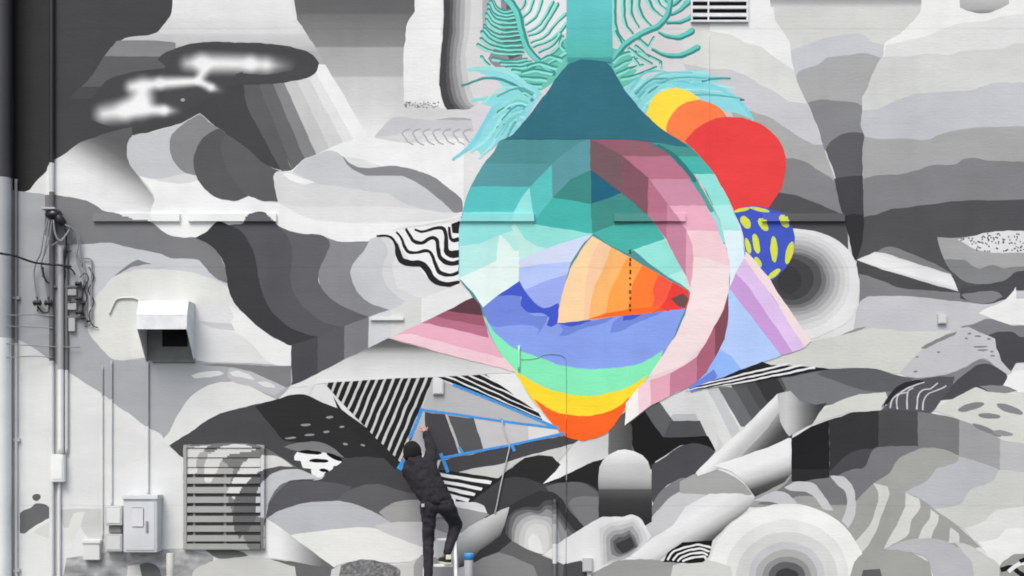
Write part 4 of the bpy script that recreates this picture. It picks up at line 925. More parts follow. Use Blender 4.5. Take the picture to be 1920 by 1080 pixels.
poly('painted_pink_band', '887,557 900,570 906,594 916,622 932,654 945,672 770,626 745,628 790,606 850,577', (236, 177, 197))
poly('painted_rose_band', '887,557 900,570 906,594 912,612 917,634 860,620 805,607 790,606 850,577', (188, 116, 141))
poly('painted_rose_band', '887,557 900,570 906,594 910,612 815,594 850,577', (160, 94, 112))
poly('painted_mauve_band', '887,557 900,570 905,592 838,583 850,577', (98, 66, 74))
begin()
poly('painted_blue_triangle', '1366,545 1376,540 1464,668 1432,679 1335,722 1312,732 1300,722 1325,697 1340,672 1359,636 1365,595', (181, 206, 251))
poly('painted_blue_triangle_shade', '1350,655 1372,668 1392,695 1335,722 1312,732 1300,722 1325,697', (150, 187, 251))
poly('painted_blue_triangle_shade', '1338,692 1345,706 1326,727 1295,736 1290,728 1312,712', (112, 138, 224))
poly('painted_purple_stripe', '1380,511 1368,541 1464,667 1488,660 1406,540', (206, 161, 221))
poly('painted_lilac_stripe', '1397,482 1379,512 1405,540 1486,660 1510,651 1440,545', (229, 199, 241))
poly('painted_cream_stripe', '1398,472 1404,476 1442,522 1457,547 1521,640 1508,652 1448,556 1396,486', (246, 226, 226))
begin()
ST = [(1284, 734), (1428, 679), (1445, 684), (1556, 691), (1480, 705), (1400, 717)]
poly('painted_striped_strip', ST, (42, 42, 44))
for k in range(4):
    a = (1284 + 4 * k, 729 + 3.4 * k); b_ = (1500 + 14 * k, 676 + 6.6 * k)
    q = clip_convex([(a[0], a[1] - 1), (b_[0], b_[1] - 2.1), (b_[0], b_[1] + 2.1), (a[0], a[1] + 1)], [ST[0], ST[1], (1500, 683), ST[3], ST[4], ST[5]])
    if len(q) > 2: poly('painted_stripe', q, (236, 236, 236))
begin()
# ------------------------------------------------------------------ fittings fixed to the wall
def colour(me, fn):
    ca = me.color_attributes.new('paint', 'FLOAT_COLOR', 'CORNER')
    for p in me.polygons:
        c = fn(960 + p.center.x * PPM, GY - p.center.z * PPM)
        for li in p.loop_indices: ca.data[li].color = (*c, 1)
def tube_mesh(name, pts, rad, n=10, caps=True, step=None):
    """round tube through world points; rad a number or a list"""
    pts = [Vector(p) for p in pts]
    if step:
        q = [pts[0]]
        for a, b_ in zip(pts, pts[1:]):
            k = max(1, int((b_ - a).length / step))
            q += [a.lerp(b_, (i + 1) / k) for i in range(k)]
        pts = q
    bm = bmesh.new(); rings = []
    for i, p in enumerate(pts):
        d = (pts[min(i + 1, len(pts) - 1)] - pts[max(i - 1, 0)]).normalized()
        u = d.cross(Vector((0, 1, 0)));
        if u.length < .1: u = d.cross(Vector((1, 0, 0)))
        u.normalize(); v = d.cross(u)
        r = rad[i] if isinstance(rad, (list, tuple)) else rad
        rings.append([bm.verts.new(p + (u * math.cos(t) + v * math.sin(t)) * r) for t in [2 * math.pi * k / n for k in range(n)]])
    for a, b_ in zip(rings, rings[1:]):
        for k in range(n): bm.faces.new((a[k], a[(k + 1) % n], b_[(k + 1) % n], b_[k]))
    if caps: bm.faces.new(rings[0][::-1]); bm.faces.new(rings[-1])
    bmesh.ops.recalc_face_normals(bm, faces=bm.faces[:])
    me = bpy.data.meshes.new(name); bm.to_mesh(me); bm.free()
    for p in me.polygons: p.use_smooth = len(p.vertices) == 4
    return me
def spl(pts, n=6):
    """smooth curve through (px, py, depth) triples -> world points"""
    out = []; N = len(pts)
    for i in range(N - 1):
        p0, p1, p2, p3 = pts[max(0, i - 1)], pts[i], pts[i + 1], pts[min(N - 1, i + 2)]
        for j in range(n):
            t = j / n
            out.append(tuple(.5 * (2 * b_ + (c_ - a) * t + (2 * a - 5 * b_ + 4 * c_ - d_) * t * t + (3 * b_ - a - 3 * c_ + d_) * t**3) for a, b_, c_, d_ in zip(p0, p1, p2, p3)))
    out.append(pts[-1])
    return [P(*q) for q in out]
def sleeve(name, px, y0, y1, r, col=None, parent=None, d=None, label=None, cat=None, group=None):
    """vertical conduit on the wall; painted over with whatever the mural has there unless col(px,py) is given"""
    d = r + .012 if d is None else d
    me = tube_mesh(name, [P(px, y, d) for y in (y0, y1)], r, 12, step=.06)
    colour(me, col or (lambda x, y: samp(px, y)))
    o = link(name, me, MAT['fit'], parent)
    return tag(o, label, cat, group)
def steps(*st):
    """piecewise colour by px row: (row, colour) pairs"""
    def f(x, y):
        c = st[0][1]
        for r_, cc in st:
            if y >= r_: c = cc
        return lin(c)
    return f
def boxo(name, x0, x1, y0, y1, d0, d1, mat=None, col=None, parent=None, bev=.004, sampled=False):
    """box given by its wall footprint in px (x0..x1, y0..y1) and depth d0..d1 in metres"""
    me = box_mesh(name, WX(x0), WX(x1), -d1, -d0, WZ(y1), WZ(y0), bev, col, sampled)
    return link(name, me, MAT['fit'] if (col is not None or sampled) else MAT[mat], parent)
# ledges: short sills that belong to the wall
for a, b_ in ((176, 338), (354, 519), (858, 1002), (1151, 1285), (1428, 1583)):
    boxo('ledge', a, b_, 401, 416, -.01, .045, sampled=True, parent=WALL, bev=.003)
boxo('ledge', 695, 757, 595, 601, -.01, .04, col=228, parent=WALL, bev=.002)
# faint construction joints
for px, y0, y1 in ((1330, 62, 600), (1330, 640, 700)):
    sleeve('joint_line', px, y0, y1, .005, parent=WALL, d=.006)

# louvred grille, lower left
plain('louvre_back', (104, 104, 104), .8)
g = empty('louvre_grille', P(421, 1030), 'louvred metal grille painted over with grey arcs at lower left', 'grille')
boxo('back_panel', 350, 493, 838, 1026, .006, .012, 'louvre_back', parent=g, bev=0)
for a, b_, c_, d_ in ((345, 352, 835, 1030), (490, 497, 835, 1030)): boxo('frame', a, b_, c_, d_, .008, .06, sampled=True, parent=g)
boxo('frame', 352, 490, 835, 840, .008, .06, sampled=True, parent=g); boxo('frame', 352, 490, 1019, 1030, .008, .075, sampled=True, parent=g)
boxo('mullion', 420.5, 425, 840, 1019, .014, .03, sampled=True, parent=g, bev=0)
boxo('mullion', 363, 367, 840, 1019, .014, .03, sampled=True, parent=g, bev=0)
for k in range(10):
    y = 841 + 18 * k
    h = 16.5 if k < 2 else 11.5
    # blade: leans out at its lower edge
    bm = bmesh.new(); n = 64; z1, z0 = WZ(y), WZ(y + h); rows = []
    for i in range(n + 1):
        x = WX(352.5 + (489.5 - 352.5) * i / n)
        rows.append([bm.verts.new((x, yy, zz)) for yy, zz in [(-.045 - .012 * q / 5, z1 + (z0 - z1) * q / 5) for q in range(6)] + [(-.051, z0 - .002), (-.039, z1 - .004)]])
    for p_, q_ in zip(rows, rows[1:]):
        for s in range(8): bm.faces.new((p_[s], p_[(s + 1) % 8], q_[(s + 1) % 8], q_[s]))
    bmesh.ops.recalc_face_normals(bm, faces=bm.faces[:])
    me = bpy.data.meshes.new('slat'); bm.to_mesh(me); bm.free()
    colour(me, lambda x, yy: tuple(v * .88 for v in samp(x, yy)))
    link('slat', me, MAT['fit'], g)

# vent at the top edge
g = empty('wall_vent', P(1348, 42), 'white rectangular wall vent with dark slots beside the teal leaf', 'vent')
boxo('back_panel', 1298, 1399, -30, 40, .006, .012, 'dark_void', parent=g, bev=0)
for k in range(5): boxo('slat', 1297, 1400, -28.5 + 13.6 * k, -22.5 + 13.6 * k + (1 if k == 4 else 0), .014, .04, 'white_metal', parent=g, bev=.004)
boxo('slat', 1296, 1401, 39, 43, .014, .045, 'white_metal', parent=g, bev=.004)
boxo('mullion', 1326, 1329, -30, 40, .016, .044, 'white_metal', parent=g, bev=0)
boxo('frame', 1295, 1298, -32, 43, .01, .042, 'white_metal', parent=g, bev=0); boxo('frame', 1399, 1402, -32, 43, .01, .042, 'white_metal', parent=g, bev=0)

# vent hood
g = empty('vent_hood', P(320, 680), 'white metal exhaust hood with open underside on the left wall', 'hood')
def panel(name, pts, th, mat, parent, n):
    """flat plate from world points extruded along n by th"""
    bm = bmesh.new(); v1 = [bm.verts.new(p) for p in pts]; f = bm.faces.new(v1)
    r = bmesh.ops.extrude_face_region(bm, geom=[f]); bmesh.ops.translate(bm, verts=[e for e in r['geom'] if isinstance(e, bmesh.types.BMVert)], vec=Vector(n) * th)
    bmesh.ops.recalc_face_normals(bm, faces=bm.faces[:])
    me = bpy.data.meshes.new(name); bm.to_mesh(me); bm.free()
    return link(name, me, MAT[mat], parent)
HL, HR, HD = WX(274), WX(365), .44
zt, zk, zl, zb = WZ(571), WZ(597), WZ(622), WZ(679)
prof = [(-.003, zb), (-HD, zl), (-HD, zk), (-HD + .10, zt + .0), (-.003, zt)]
for x, sgn in ((HL, 1), (HR - .006, 1)): panel('side_panel', [(x, y, z) for y, z in prof], .006, 'white_metal', g, (1, 0, 0))
panel('top_panel', [(HL - .004, -.003, zt + .002), (HR + .004, -.003, zt + .002), (HR + .004, -HD + .098, zt + .002), (HL - .004, -HD + .098, zt + .002)], .008, 'white_metal', g, (0, 0, 1))
panel('slope_panel', [(HL - .004, -HD + .096, zt + .004), (HR + .004, -HD + .096, zt + .004), (HR + .004, -HD - .003, zk), (HL - .004, -HD - .003, zk)], .008, 'white_metal', g, (0, -.6, .6))
panel('lip_panel', [(HL - .004, -HD - .002, zk - .001), (HR + .004, -HD - .002, zk - .001), (HR + .004, -HD - .002, zl - .006), (HL - .004, -HD - .002, zl - .006)], .007, 'white_metal', g, (0, -1, 0))
boxo('back_plate', 276, 364, 576, 676, .006, .012, 'duct_grey', parent=g, bev=0)
boxo('duct_opening', 305, 352, 600, 650, .013, .02, 'dark_void', parent=g, bev=0)
boxo('sill', 286, 366, 672, 680, .004, .03, 'duct_grey', parent=g)

# utility fittings at the left edge -------------------------------------------------
o = sleeve('downspout', 2, -120, 1188, .125, label='thick painted downspout at the far left edge, dark above and pale below', cat='downspout', col=steps((-300, 66), (335, 184), (640, 240)))
sleeve('conduit', 30, 336, 1186, .02, col=steps((0, 132), (640, 218)), label='thin conduit right beside the thick downspout', cat='conduit')
for yy in (556, 822, 1066): boxo('pipe_clamp', 22, 39, yy, yy + 6, .006, .05, col=200 if yy > 640 else 160, parent=WALL, bev=.002)
m_ = empty('service_mast', P(98, 1186), 'electrical service mast with weatherhead and drooping cables on the left wall', 'mast')
sleeve('conduit', 97, -120, 1184, .031, col=steps((-300, 42), (310, 214), (365, 104), (676, 200), (690, 226)), parent=m_)
# weatherhead
bm = bmesh.new(); bmesh.ops.create_uvsphere(bm, u_segments=16, v_segments=10, radius=1)
for v in bm.verts: v.co = (v.co.x * .11, v.co.y * .09, v.co.z * (.085 if v.co.z > 0 else .05))
me = bpy.data.meshes.new('weatherhead'); bm.to_mesh(me); bm.free()
for p in me.polygons: p.use_smooth = True
o = link('weatherhead', me, MAT['insulator_dark'], m_); o.location = P(101, 404, .12) - m_.location
boxo('weatherhead_cap', 86, 112, 393, 397, .03, .2, col=190, parent=m_)
me = tube_mesh('cable_boot', [P(106, 402, .14), P(114, 414, .14), P(121, 421, .12)], [.05, .055, .035]); link('cable_boot', me, MAT['cable_black'], m_)
CAB = [([(90, 410, .14), (82, 440, .16), (76, 475, .15), (68, 492, .1), (64, 515, .06), (69, 560, .05)], .009, 'cable_grey'),
       ([(93, 412, .15), (88, 445, .17), (82, 478, .15), (77, 500, .1), (84, 525, .06), (90, 562, .05)], .009, 'cable_grey'),
       ([(97, 412, .15), (94, 440, .17), (86, 470, .16), (78, 492, .1), (80, 520, .06)], .008, 'cable_grey'),
       ([(100, 412, .16), (104, 440, .17), (114, 452, .16), (124, 440, .13), (132, 428, .1)], .012, 'cable_grey'),
       ([(118, 420, .14), (130, 425, .13), (140, 432, .1), (149, 448, .08), (151, 470, .06), (154, 500, .05)], .01, 'cable_grey'),
       ([(121, 422, .13), (124, 440, .12), (124, 470, .08), (121, 488, .06), (122, 520, .05)], .011, 'cable_black'),
       ([(96, 462, .1), (104, 456, .1), (114, 450, .1), (126, 440, .1), (136, 432, .08)], .01, 'cable_grey'),
       ([(134, 470, .06), (124, 474, .06), (119, 484, .06), (123, 498, .06), (134, 505, .06), (141, 515, .06)], .01, 'cable_black'),
       ([(140, 470, .05), (150, 488, .05), (158, 495, .05), (160, 520, .05), (156, 535, .05)], .008, 'cable_grey'),
       ([(156, 484, .04), (170, 486, .04), (172, 500, .04), (171, 560, .04), (172, 600, .04), (164, 612, .04)], .011, 'cable_grey'),
       ([(166, 500, .03), (176, 520, .03), (166, 545, .03), (176, 565, .03), (167, 590, .03), (174, 610, .03), (184, 614, .03)], .007, 'cable_black'),
       ([(142, 436, .08), (147, 460, .07), (143, 485, .06), (152, 510, .06), (158, 528, .06)], .008, 'cable_grey'),
       ([(150, 520, .05), (160, 512, .05), (166, 524, .05), (158, 540, .05), (163, 560, .05), (156, 578, .05), (160, 600, .05)], .007, 'cable_black'),
       ([(80, 500, .1), (82, 515, .08), (88, 528, .06), (97, 532, .06)], .011, 'cable_black'),
       ([(72, 575, .05), (78, 584, .05), (88, 586, .05), (97, 580, .05)], .01, 'cable_black')]
for pts, r_, mt in CAB: link('cable', tube_mesh('cable', spl(pts, 5), r_, 7), MAT[mt], m_)
sleeve('conduit', 114, 462, 850, .040, col=steps((0, 172), (692, 236)), label='wide pale conduit between two thin dark ones under the weatherhead', cat='conduit')
sleeve('conduit', 125, 455, 850, .021, col=steps((0, 112), (692, 212)), label='thin dark conduit just right of the wide pale conduit', cat='conduit')
r_ = empty('insulator_rack', P(145, 640), 'bracket rack holding dark spool insulators right of the service mast', 'insulator rack')
boxo('bar', 97, 162, 536, 540, .01, .05, col=110, parent=r_, bev=.002); boxo('bar', 124, 160, 593, 597, .01, .05, col=120, parent=r_, bev=.002); boxo('bar', 126, 160, 564, 567, .01, .05, col=120, parent=r_, bev=.002)
boxo('upright', 152, 156, 535, 598, .012, .04, col=96, parent=r_, bev=.002); boxo('upright', 158, 165, 528, 612, .008, .02, col=150, parent=r_, bev=.002)
def spool(px, py, rr, par):
    pts = [P(px - rr * 1.5, py, .09), P(px - rr, py, .09), P(px - rr * .6, py, .09), P(px + rr * .6, py, .09), P(px + rr, py, .09), P(px + rr * 1.5, py, .09)]
    k = rr / PPM
    return link('insulator', tube_mesh('insulator', pts, [k * .7, k * 1.2, k * .8, k * .8, k * 1.2, k * .7], 12), MAT['insulator_dark'], par)
for px, py, rr in ((147, 532, 4), (148, 560, 4), (148, 586, 4), (130, 562, 2.4), (156, 596, 3), (157, 568, 2.6), (166, 602, 2.6)): spool(px, py, rr, r_)
boxo('plate', 131, 143, 597, 622, .01, .06, col=186, parent=r_); boxo('plate', 130, 146, 543, 555, .01, .07, col=170, parent=r_); boxo('plate', 130, 146, 569, 582, .01, .07, col=178, parent=r_)
for k, px in enumerate((70, 91)):
    o = empty('insulator', P(px, 575), 'left one of two round dark insulators hanging left of the mast' if k == 0 else 'right one of two round dark insulators hanging left of the mast', 'insulator', 'pair of round insulators')
    spool(px, 568, 5, o)
    link('stem', tube_mesh('stem', [P(px, 556, .06), P(px + 1, 584, .05)], .008, 7), MAT['cable_black'], o)
o = link('overhead_cable', tube_mesh('overhead_cable', spl([(-120, 452, 1.2), (0, 475, .5), (25, 479, .4), (60, 491, .25), (85, 495, .18), (110, 497, .14), (134, 500, .09)], 6), .013, 8), MAT['cable_black'])
tag(o, 'black overhead cable running in from the left to the service mast', 'cable')
for k, (y0, y1, yy, lab) in enumerate(((588, 591, 590, 'upper'), (612, 612, 613, 'middle'), (636, 645, 648, 'lower'), (672, 670, 668, 'lowest'))):
    o = link('wall_cable', tube_mesh('wall_cable', spl([(-60, y0, .3), (20, y1, .2), (60, yy, .1), (96, yy + 2, .085), (150 if k == 2 else 100, yy + 3, .06)], 5), .006, 6), MAT['cable_grey'])
    tag(o, f'{lab} of four thin grey wires strung from the left edge to the mast', 'wire', 'thin wires at left edge')
# boxes
g = empty('junction_box', P(112, 905), 'slim white conduit box where the conduits end on the left wall', 'junction box')
boxo('body', 101, 125, 852, 904, .012, .12, col=238, parent=g, bev=.012); boxo('cover', 104, 122, 858, 898, .12, .128, col=240, parent=g, bev=.003)
sleeve('conduit', 111, 904, 1186, .021, col=steps((0, 226)), label='single conduit running from the slim white box down to the ground', cat='conduit')
sleeve('conduit', 192, 688, 1010, .010, label='thinnest painted conduit above the small low box', cat='conduit')
sleeve('conduit', 209, 676, 948, .013, label='painted conduit rising from the small meter box beside the cabinet', cat='conduit')
sleeve('conduit', 277, 680, 928, .016, label='painted conduit running from the exhaust hood down to the cabinet', cat='conduit')
g = empty('electrical_cabinet', P(272, 1033), 'large pale electrical cabinet beside the louvred grille', 'cabinet')
boxo('body', 242, 304, 934, 1033, .004, .26, col=(210, 211, 215), parent=g, bev=.006); boxo('lid', 240, 306, 927, 935, .004, .285, col=(220, 221, 223), parent=g, bev=.006)
boxo('door', 246, 300, 940, 1029, .26, .27, col=(212, 213, 217), parent=g, bev=.004); boxo('panel', 258, 280, 950, 986, .27, .282, col=(219, 219, 221), parent=g, bev=.006); boxo('handle', 284, 288, 975, 995, .27, .29, col=150, parent=g, bev=.003)
g = empty('meter_box', P(217, 985), 'upper of two small pale boxes left of the cabinet', 'meter box')
boxo('body', 203, 235, 948, 984, .004, .16, col=208, parent=g, bev=.008); boxo('cover', 206, 232, 952, 980, .16, .168, col=228, parent=g, bev=.004)
g = empty('meter_box', P(217, 1033), 'lower of two small pale boxes left of the cabinet', 'meter box')
boxo('body', 203, 235, 1000, 1033, .004, .15, col=196, parent=g, bev=.008); boxo('cover', 206, 232, 1004, 1029, .15, .157, col=214, parent=g, bev=.004); boxo('fitting', 208, 231, 985, 999, .004, .1, 'cable_grey', parent=g, bev=.01)
g = empty('outlet_box', P(175, 1050), 'small pale outlet box low on the wall, left of the meter boxes', 'outlet box')
boxo('body', 160, 191, 1013, 1049, .004, .1, col=222, parent=g, bev=.006); boxo('cover', 158, 193, 1012, 1018, .004, .115, col=230, parent=g, bev=.004)
for x0, x1, y0, y1, cc, lab in ((812, 832, 712, 740, 214, 'small pale square box above the taped panels'), (1757, 1773, 590, 608, 206, 'small pale square box on the lavender hill at right'), (1092, 1111, 1046, 1072, 190, 'small grey square box at the bottom edge below the white mound')):
    g = empty('wall_box', P((x0 + x1) / 2, y1), lab, 'wall box')
    boxo('body', x0, x1, y0, y1, .004, .05, col=cc, parent=g, bev=.006); boxo('cover', x0 + 2, x1 - 2, y0 + 2, y1 - 2, .05, .056, col=cc + 4, parent=g, bev=.002)
# curved conduit beside the hood, and the cable over the teardrop
o = link('conduit', tube_mesh('conduit', spl([(205, 588, .02), (215, 566, .02), (222, 560, .02), (240, 558, .02), (256, 560, .02), (264, 568, .02), (272, 584, .02)], 5), .012, 8), None)
colour(o.data, lambda x, y: samp(x, y)); o.data.materials.append(MAT['fit']); tag(o, 'short arched conduit painted cream left of the exhaust hood', 'conduit')
o = link('wall_cable', tube_mesh('wall_cable', spl([(976, 674, .012), (992, 674, .012), (1008, 671, .012), (1022, 665, .012), (1045, 665, .012), (1056, 669, .012), (1061, 680, .012), (1062, 740, .012), (1062, 900, .012), (1061, 1080, .012), (1061, 1186, .012)], 6), .0045, 7), None)
colour(o.data, lambda x, y: tuple(v * .6 for v in samp(1067 if y > 690 else x, y if y > 690 else y + 12))); o.data.materials.append(MAT['fit']); tag(o, 'thin painted cable arching over the green band and dropping down the teardrop', 'cable')
sleeve('pipe_stub', 973, 648, 694, .015, col=lambda x, y: lin((170, 238, 205)), label='short pale pipe stub at the left rim of the green band', cat='pipe')
sleeve('conduit', 1040, 936, 1186, .028, label='painted conduit standing in front of the dark hollow at bottom centre', cat='conduit')
# rusty chain over the orange fan
g = empty('rusty_chain', P(1181, 583), 'rusty row of links hanging over the orange fan', 'chain')
for k, (yy, hh) in enumerate(((468, 8), (484, 6), (492, 7), (506, 8), (520, 4), (531, 5), (544, 7), (557, 5), (570, 6), (579, 5))):
    boxo('link', 1179.4 + (k % 2) * .6, 1183 + (k % 2) * .5, yy, yy + hh, .004, .014, 'rust', parent=g, bev=.003)

# ------------------------------------------------------------------ masking tape, cord, posts
def strip(pts, wd, lab):
    if isinstance(pts, str): pts = parse(pts)
    (x0, y0), (x1, y1) = pts[0], pts[-1]
    q = ribbon(pts, wd, tip=False) if len(pts) > 2 else [(x0 - (y1 - y0) / math.hypot(x1 - x0, y1 - y0) * s * wd / 2 + 0, y0 + (x1 - x0) / math.hypot(x1 - x0, y1 - y0) * s * wd / 2) if e == 0 else (x1 - (y1 - y0) / math.hypot(x1 - x0, y1 - y0) * s * wd / 2, y1 + (x1 - x0) / math.hypot(x1 - x0, y1 - y0) * s * wd / 2) for e, s in ((0, 1), (1, 1), (1, -1), (0, -1))]
    bm = bmesh.new(); f = bm.faces.new([bm.verts.new((WX(x), -.007, WZ(y))) for x, y in q])
    r = bmesh.ops.extrude_face_region(bm, geom=[f]); bmesh.ops.translate(bm, verts=[e for e in r['geom'] if isinstance(e, bmesh.types.BMVert)], vec=(0, -.0025 - .0006 * len(TAPES), 0))
    bmesh.ops.recalc_face_normals(bm, faces=bm.faces[:])
    me = bpy.data.meshes.new('masking_tape'); bm.to_mesh(me); bm.free()
    o = link('masking_tape', me, MAT['blue_tape']); TAPES.append(o)
    return tag(o, lab, 'tape', 'blue masking tape on the mural')
TAPES = []
strip('849,721 900,741 960,766 1048,804', 5, 'blue tape strip along the lower edge of the striped flag')
strip('788,768 850,776 930,788 1046,803', 4.2, 'blue tape strip along the top of the dark panels')
strip('791,765 782,790 768,822', 6, 'blue tape strip down the right edge of the striped triangle')
strip('832,858 900,845 960,834 1058,812', 4.6, 'longest lower blue tape strip, edging the dark wedge')
strip('826,850 832,864 840,886', 6.5, 'short blue tape tail right of the painter\'s shoulder')
strip('861,838 868,850', 4.5, 'tiny blue tape tick between the two dark panels')
strip('958,832 965,846', 6, 'tiny blue tape tick beside the hanging cord')
strip('940,785 945,797', 4, 'tiny blue tape tick on the upper tape strip')
strip('766,854 757,866 748,880', 10, 'crumpled blue tape left of the painter\'s head')
o = link('hanging_cord', tube_mesh('hanging_cord', spl([(941, 788, .012), (947, 812, .02), (955, 835, .03), (950, 862, .03), (940, 905, .03), (932, 945, .03), (928, 962, .02)], 6), .0085, 7), MAT['pole_grey'])
tag(o, 'thin white cord hanging from the taped panels', 'cord')
g = empty('bollard', (P(879, 1036, 1.0).x, -1.0, 0), 'white pipe bollard with blue taped top beside the ladder', 'bollard')
pt = P(879, 1037, 1.0)
link('post', tube_mesh('post', [(pt.x, -1, 0), (pt.x, -1, pt.z - .06), (pt.x, -1, pt.z - .004)], .054, 18), MAT['pole_grey'], g)
link('tape_band', tube_mesh('tape_band', [(pt.x, -1, pt.z - .078), (pt.x, -1, pt.z - .01), (pt.x, -1, pt.z)], [.057, .057, .05], 18), MAT['blue_tape'], g)
pt = P(319.5, 1037, .9)
g = empty('bollard', (pt.x, -.9, 0), 'plain beige pipe bollard below the electrical cabinet', 'bollard')
link('post', tube_mesh('post', [(pt.x, -.9, 0), (pt.x, -.9, pt.z - .012), (pt.x, -.9, pt.z)], [.047, .047, .04], 18), MAT['beige_pipe'], g)
link('base_plate', tube_mesh('base_plate', [(pt.x, -.9, 0), (pt.x, -.9, .012)], .09, 18), MAT['beige_pipe'], g)

# ------------------------------------------------------------------ stepladder
LX0, LX1 = P(800, 1000, .75).x, P(852, 1000, .75).x
lad = empty('stepladder', ((LX0 + LX1) / 2, -.8, 0), 'white stepladder under the painter', 'ladder')
rd = lambda z: 1.05 - .286 * z
def bar(name, a, b_, wx, wy, mat, parent):
    a, b_ = Vector(a), Vector(b_); d = (b_ - a); L = d.length; d.normalize()
    u = Vector((1, 0, 0)) if abs(d.x) < .9 else Vector((0, 0, 1)); v = d.cross(u).normalized(); u = v.cross(d).normalized()
    bm = bmesh.new()
    r0 = [bm.verts.new(p + u * su * wx / 2 + v * sv * wy / 2) for p in (a, b_) for su, sv in ((1, 1), (1, -1), (-1, -1), (-1, 1))]
    for f in ((0, 1, 2, 3), (7, 6, 5, 4), (0, 4, 5, 1), (1, 5, 6, 2), (2, 6, 7, 3), (3, 7, 4, 0)): bm.faces.new([r0[i] for i in f])
    bmesh.ops.recalc_face_normals(bm, faces=bm.faces[:]); bmesh.ops.bevel(bm, geom=bm.edges[:], offset=min(wx, wy) * .12, segments=1, affect='EDGES')
    me = bpy.data.meshes.new(name); bm.to_mesh(me); bm.free()
    return link(name, me, MAT[mat], parent)
for x in (LX0, LX1):
    s = -1 if x == LX0 else 1
    bar('rail', (x + .05 * s, -rd(0), 0), (x - .012 * s, -rd(1.70), 1.70), .038, .075, 'ladder_white', lad)
    bar('rear_leg', (x + .05 * s, -.12, 0), (x - .02 * s, -.47, 1.68), .03, .04, 'ladder_white', lad)
for z in (.332, .638, .944, 1.25, 1.50): bar('step', (LX0 + .02, -rd(z) + .0, z - .015), (LX1 - .02, -rd(z) + .0, z - .015), .03, .1, 'ladder_white', lad)
bar('top_cap', (LX0 - .01, -.52, 1.715), (LX1 + .01, -.52, 1.715), .03, .16, 'ladder_white', lad)
for z in (.5, 1.0): bar('brace', (LX0 - .03, -.12 - .208 * z, z), (LX1 + .03, -.12 - .208 * z, z), .02, .02, 'ladder_white', lad)

# ------------------------------------------------------------------ the painter, seen from behind
def skin(name, nodes, edges, mat, parent, root=0, sub=2, post=None):
    me = bpy.data.meshes.new(name); me.from_pydata([n[0] for n in nodes], edges, []); o = bpy.data.objects.new(name, me); C.objects.link(o)
    sk = o.modifiers.new('skin', 'SKIN'); sk.use_smooth_shade = True; sk.branch_smoothing = .6
    if not me.skin_vertices: bpy.context.view_layer.objects.active = o
    for i, n in enumerate(nodes):
        v = me.skin_vertices[0].data[i]; r_ = n[1]; v.radius = (r_, r_) if not isinstance(r_, tuple) else r_; v.use_root = (i == root)
    ss = o.modifiers.new('sub', 'SUBSURF'); ss.levels = sub; ss.render_levels = sub
    dg = bpy.context.evaluated_depsgraph_get(); dg.update()
    m2 = bpy.data.meshes.new_from_object(o.evaluated_get(dg)); bpy.data.objects.remove(o); bpy.data.meshes.remove(me)
    m2.name = name
    if post:
        for v in m2.vertices: v.co = post(v.co)
    for p in m2.polygons: p.use_smooth = True
    m2.materials.clear()
    return link(name, m2, MAT[mat], parent)
per = empty('person', P(815, 1100, .85), 'person in black hoodie, black trousers and beanie reaching up on the ladder, seen from behind', 'person')
J = dict(pel=P(822, 942, .82), wai=P(812, 920, .80), che=P(791, 886, .73), nek=P(783, 867, .69), hdb=P(779, 859, .655), hed=P(774, 847, .63), top=P(772, 836, .63),
         shr=P(810, 876, .71), elr=P(808, 840, .46), wrr=P(799.5, 814, .20), hnr=P(797, 806, .10),
         shl=P(768, 882, .69), ell=P(765, 882, .42), wrl=P(765, 868, .22), hnl=P(763, 862, .13),
         hpl=P(805, 950, .82), knl=P(805, 1018, .78), anl=P(804, 1088, .87), hl=P(804, 1097, .91), tol=P(806, 1100, .68),
         hpr=P(839, 950, .81), knr=P(857, 985, .62), anr=P(839, 1036, .80), hr=P(840, 1046, .84), tor=P(828, 1052, .63))
names = list(J)
def build(name, spec, mat, extra=(), sub=2, post=None):
    """spec: list of (joint, radius, parent joint)"""
    idx = {}; nodes = []; ed = []
    for jn, r_, pa in spec:
        idx[jn] = len(nodes); nodes.append((J[jn] if isinstance(jn, str) and jn in J else extra[jn], r_))
        if pa: ed.append((idx[pa], idx[jn]))
    return skin(name, nodes, ed, mat, per, 0, sub, post)
EX = {}
for sfx, hn, wr, sx in (('r', 'hnr', 'wrr', 1), ('l', 'hnl', 'wrl', -1)):
    d = (J[hn] - J[wr]).normalized(); u = Vector((1, 0, 0)); u = (u - d * u.dot(d)).normalized(); n = d.cross(u)
    for k, (off, ln) in enumerate(((-.033, .062), (-.011, .075), (.011, .07), (.033, .055))):
        EX[f'fa{k}{sfx}'] = J[hn] + d * .03 + u * off; EX[f'fb{k}{sfx}'] = J[hn] + d * (.03 + ln * .55) + u * off * 1.15
        EX[f'fc{k}{sfx}'] = J[hn] + d * (.03 + ln) + u * off * 1.2 + Vector((0, 0, -.012))
    EX[f'tha{sfx}'] = J[hn] - d * .025 - u * .045 * sx; EX[f'thb{sfx}'] = J[hn] + d * .012 - u * .075 * sx; EX[f'thc{sfx}'] = J[hn] + d * .035 - u * .08 * sx
EX['nose'] = J['hed'] + Vector((0, .115, -.01)); EX['earl'] = J['hed'] + Vector((-.082, .01, -.02)); EX['earr'] = J['hed'] + Vector((.082, .01, -.02))
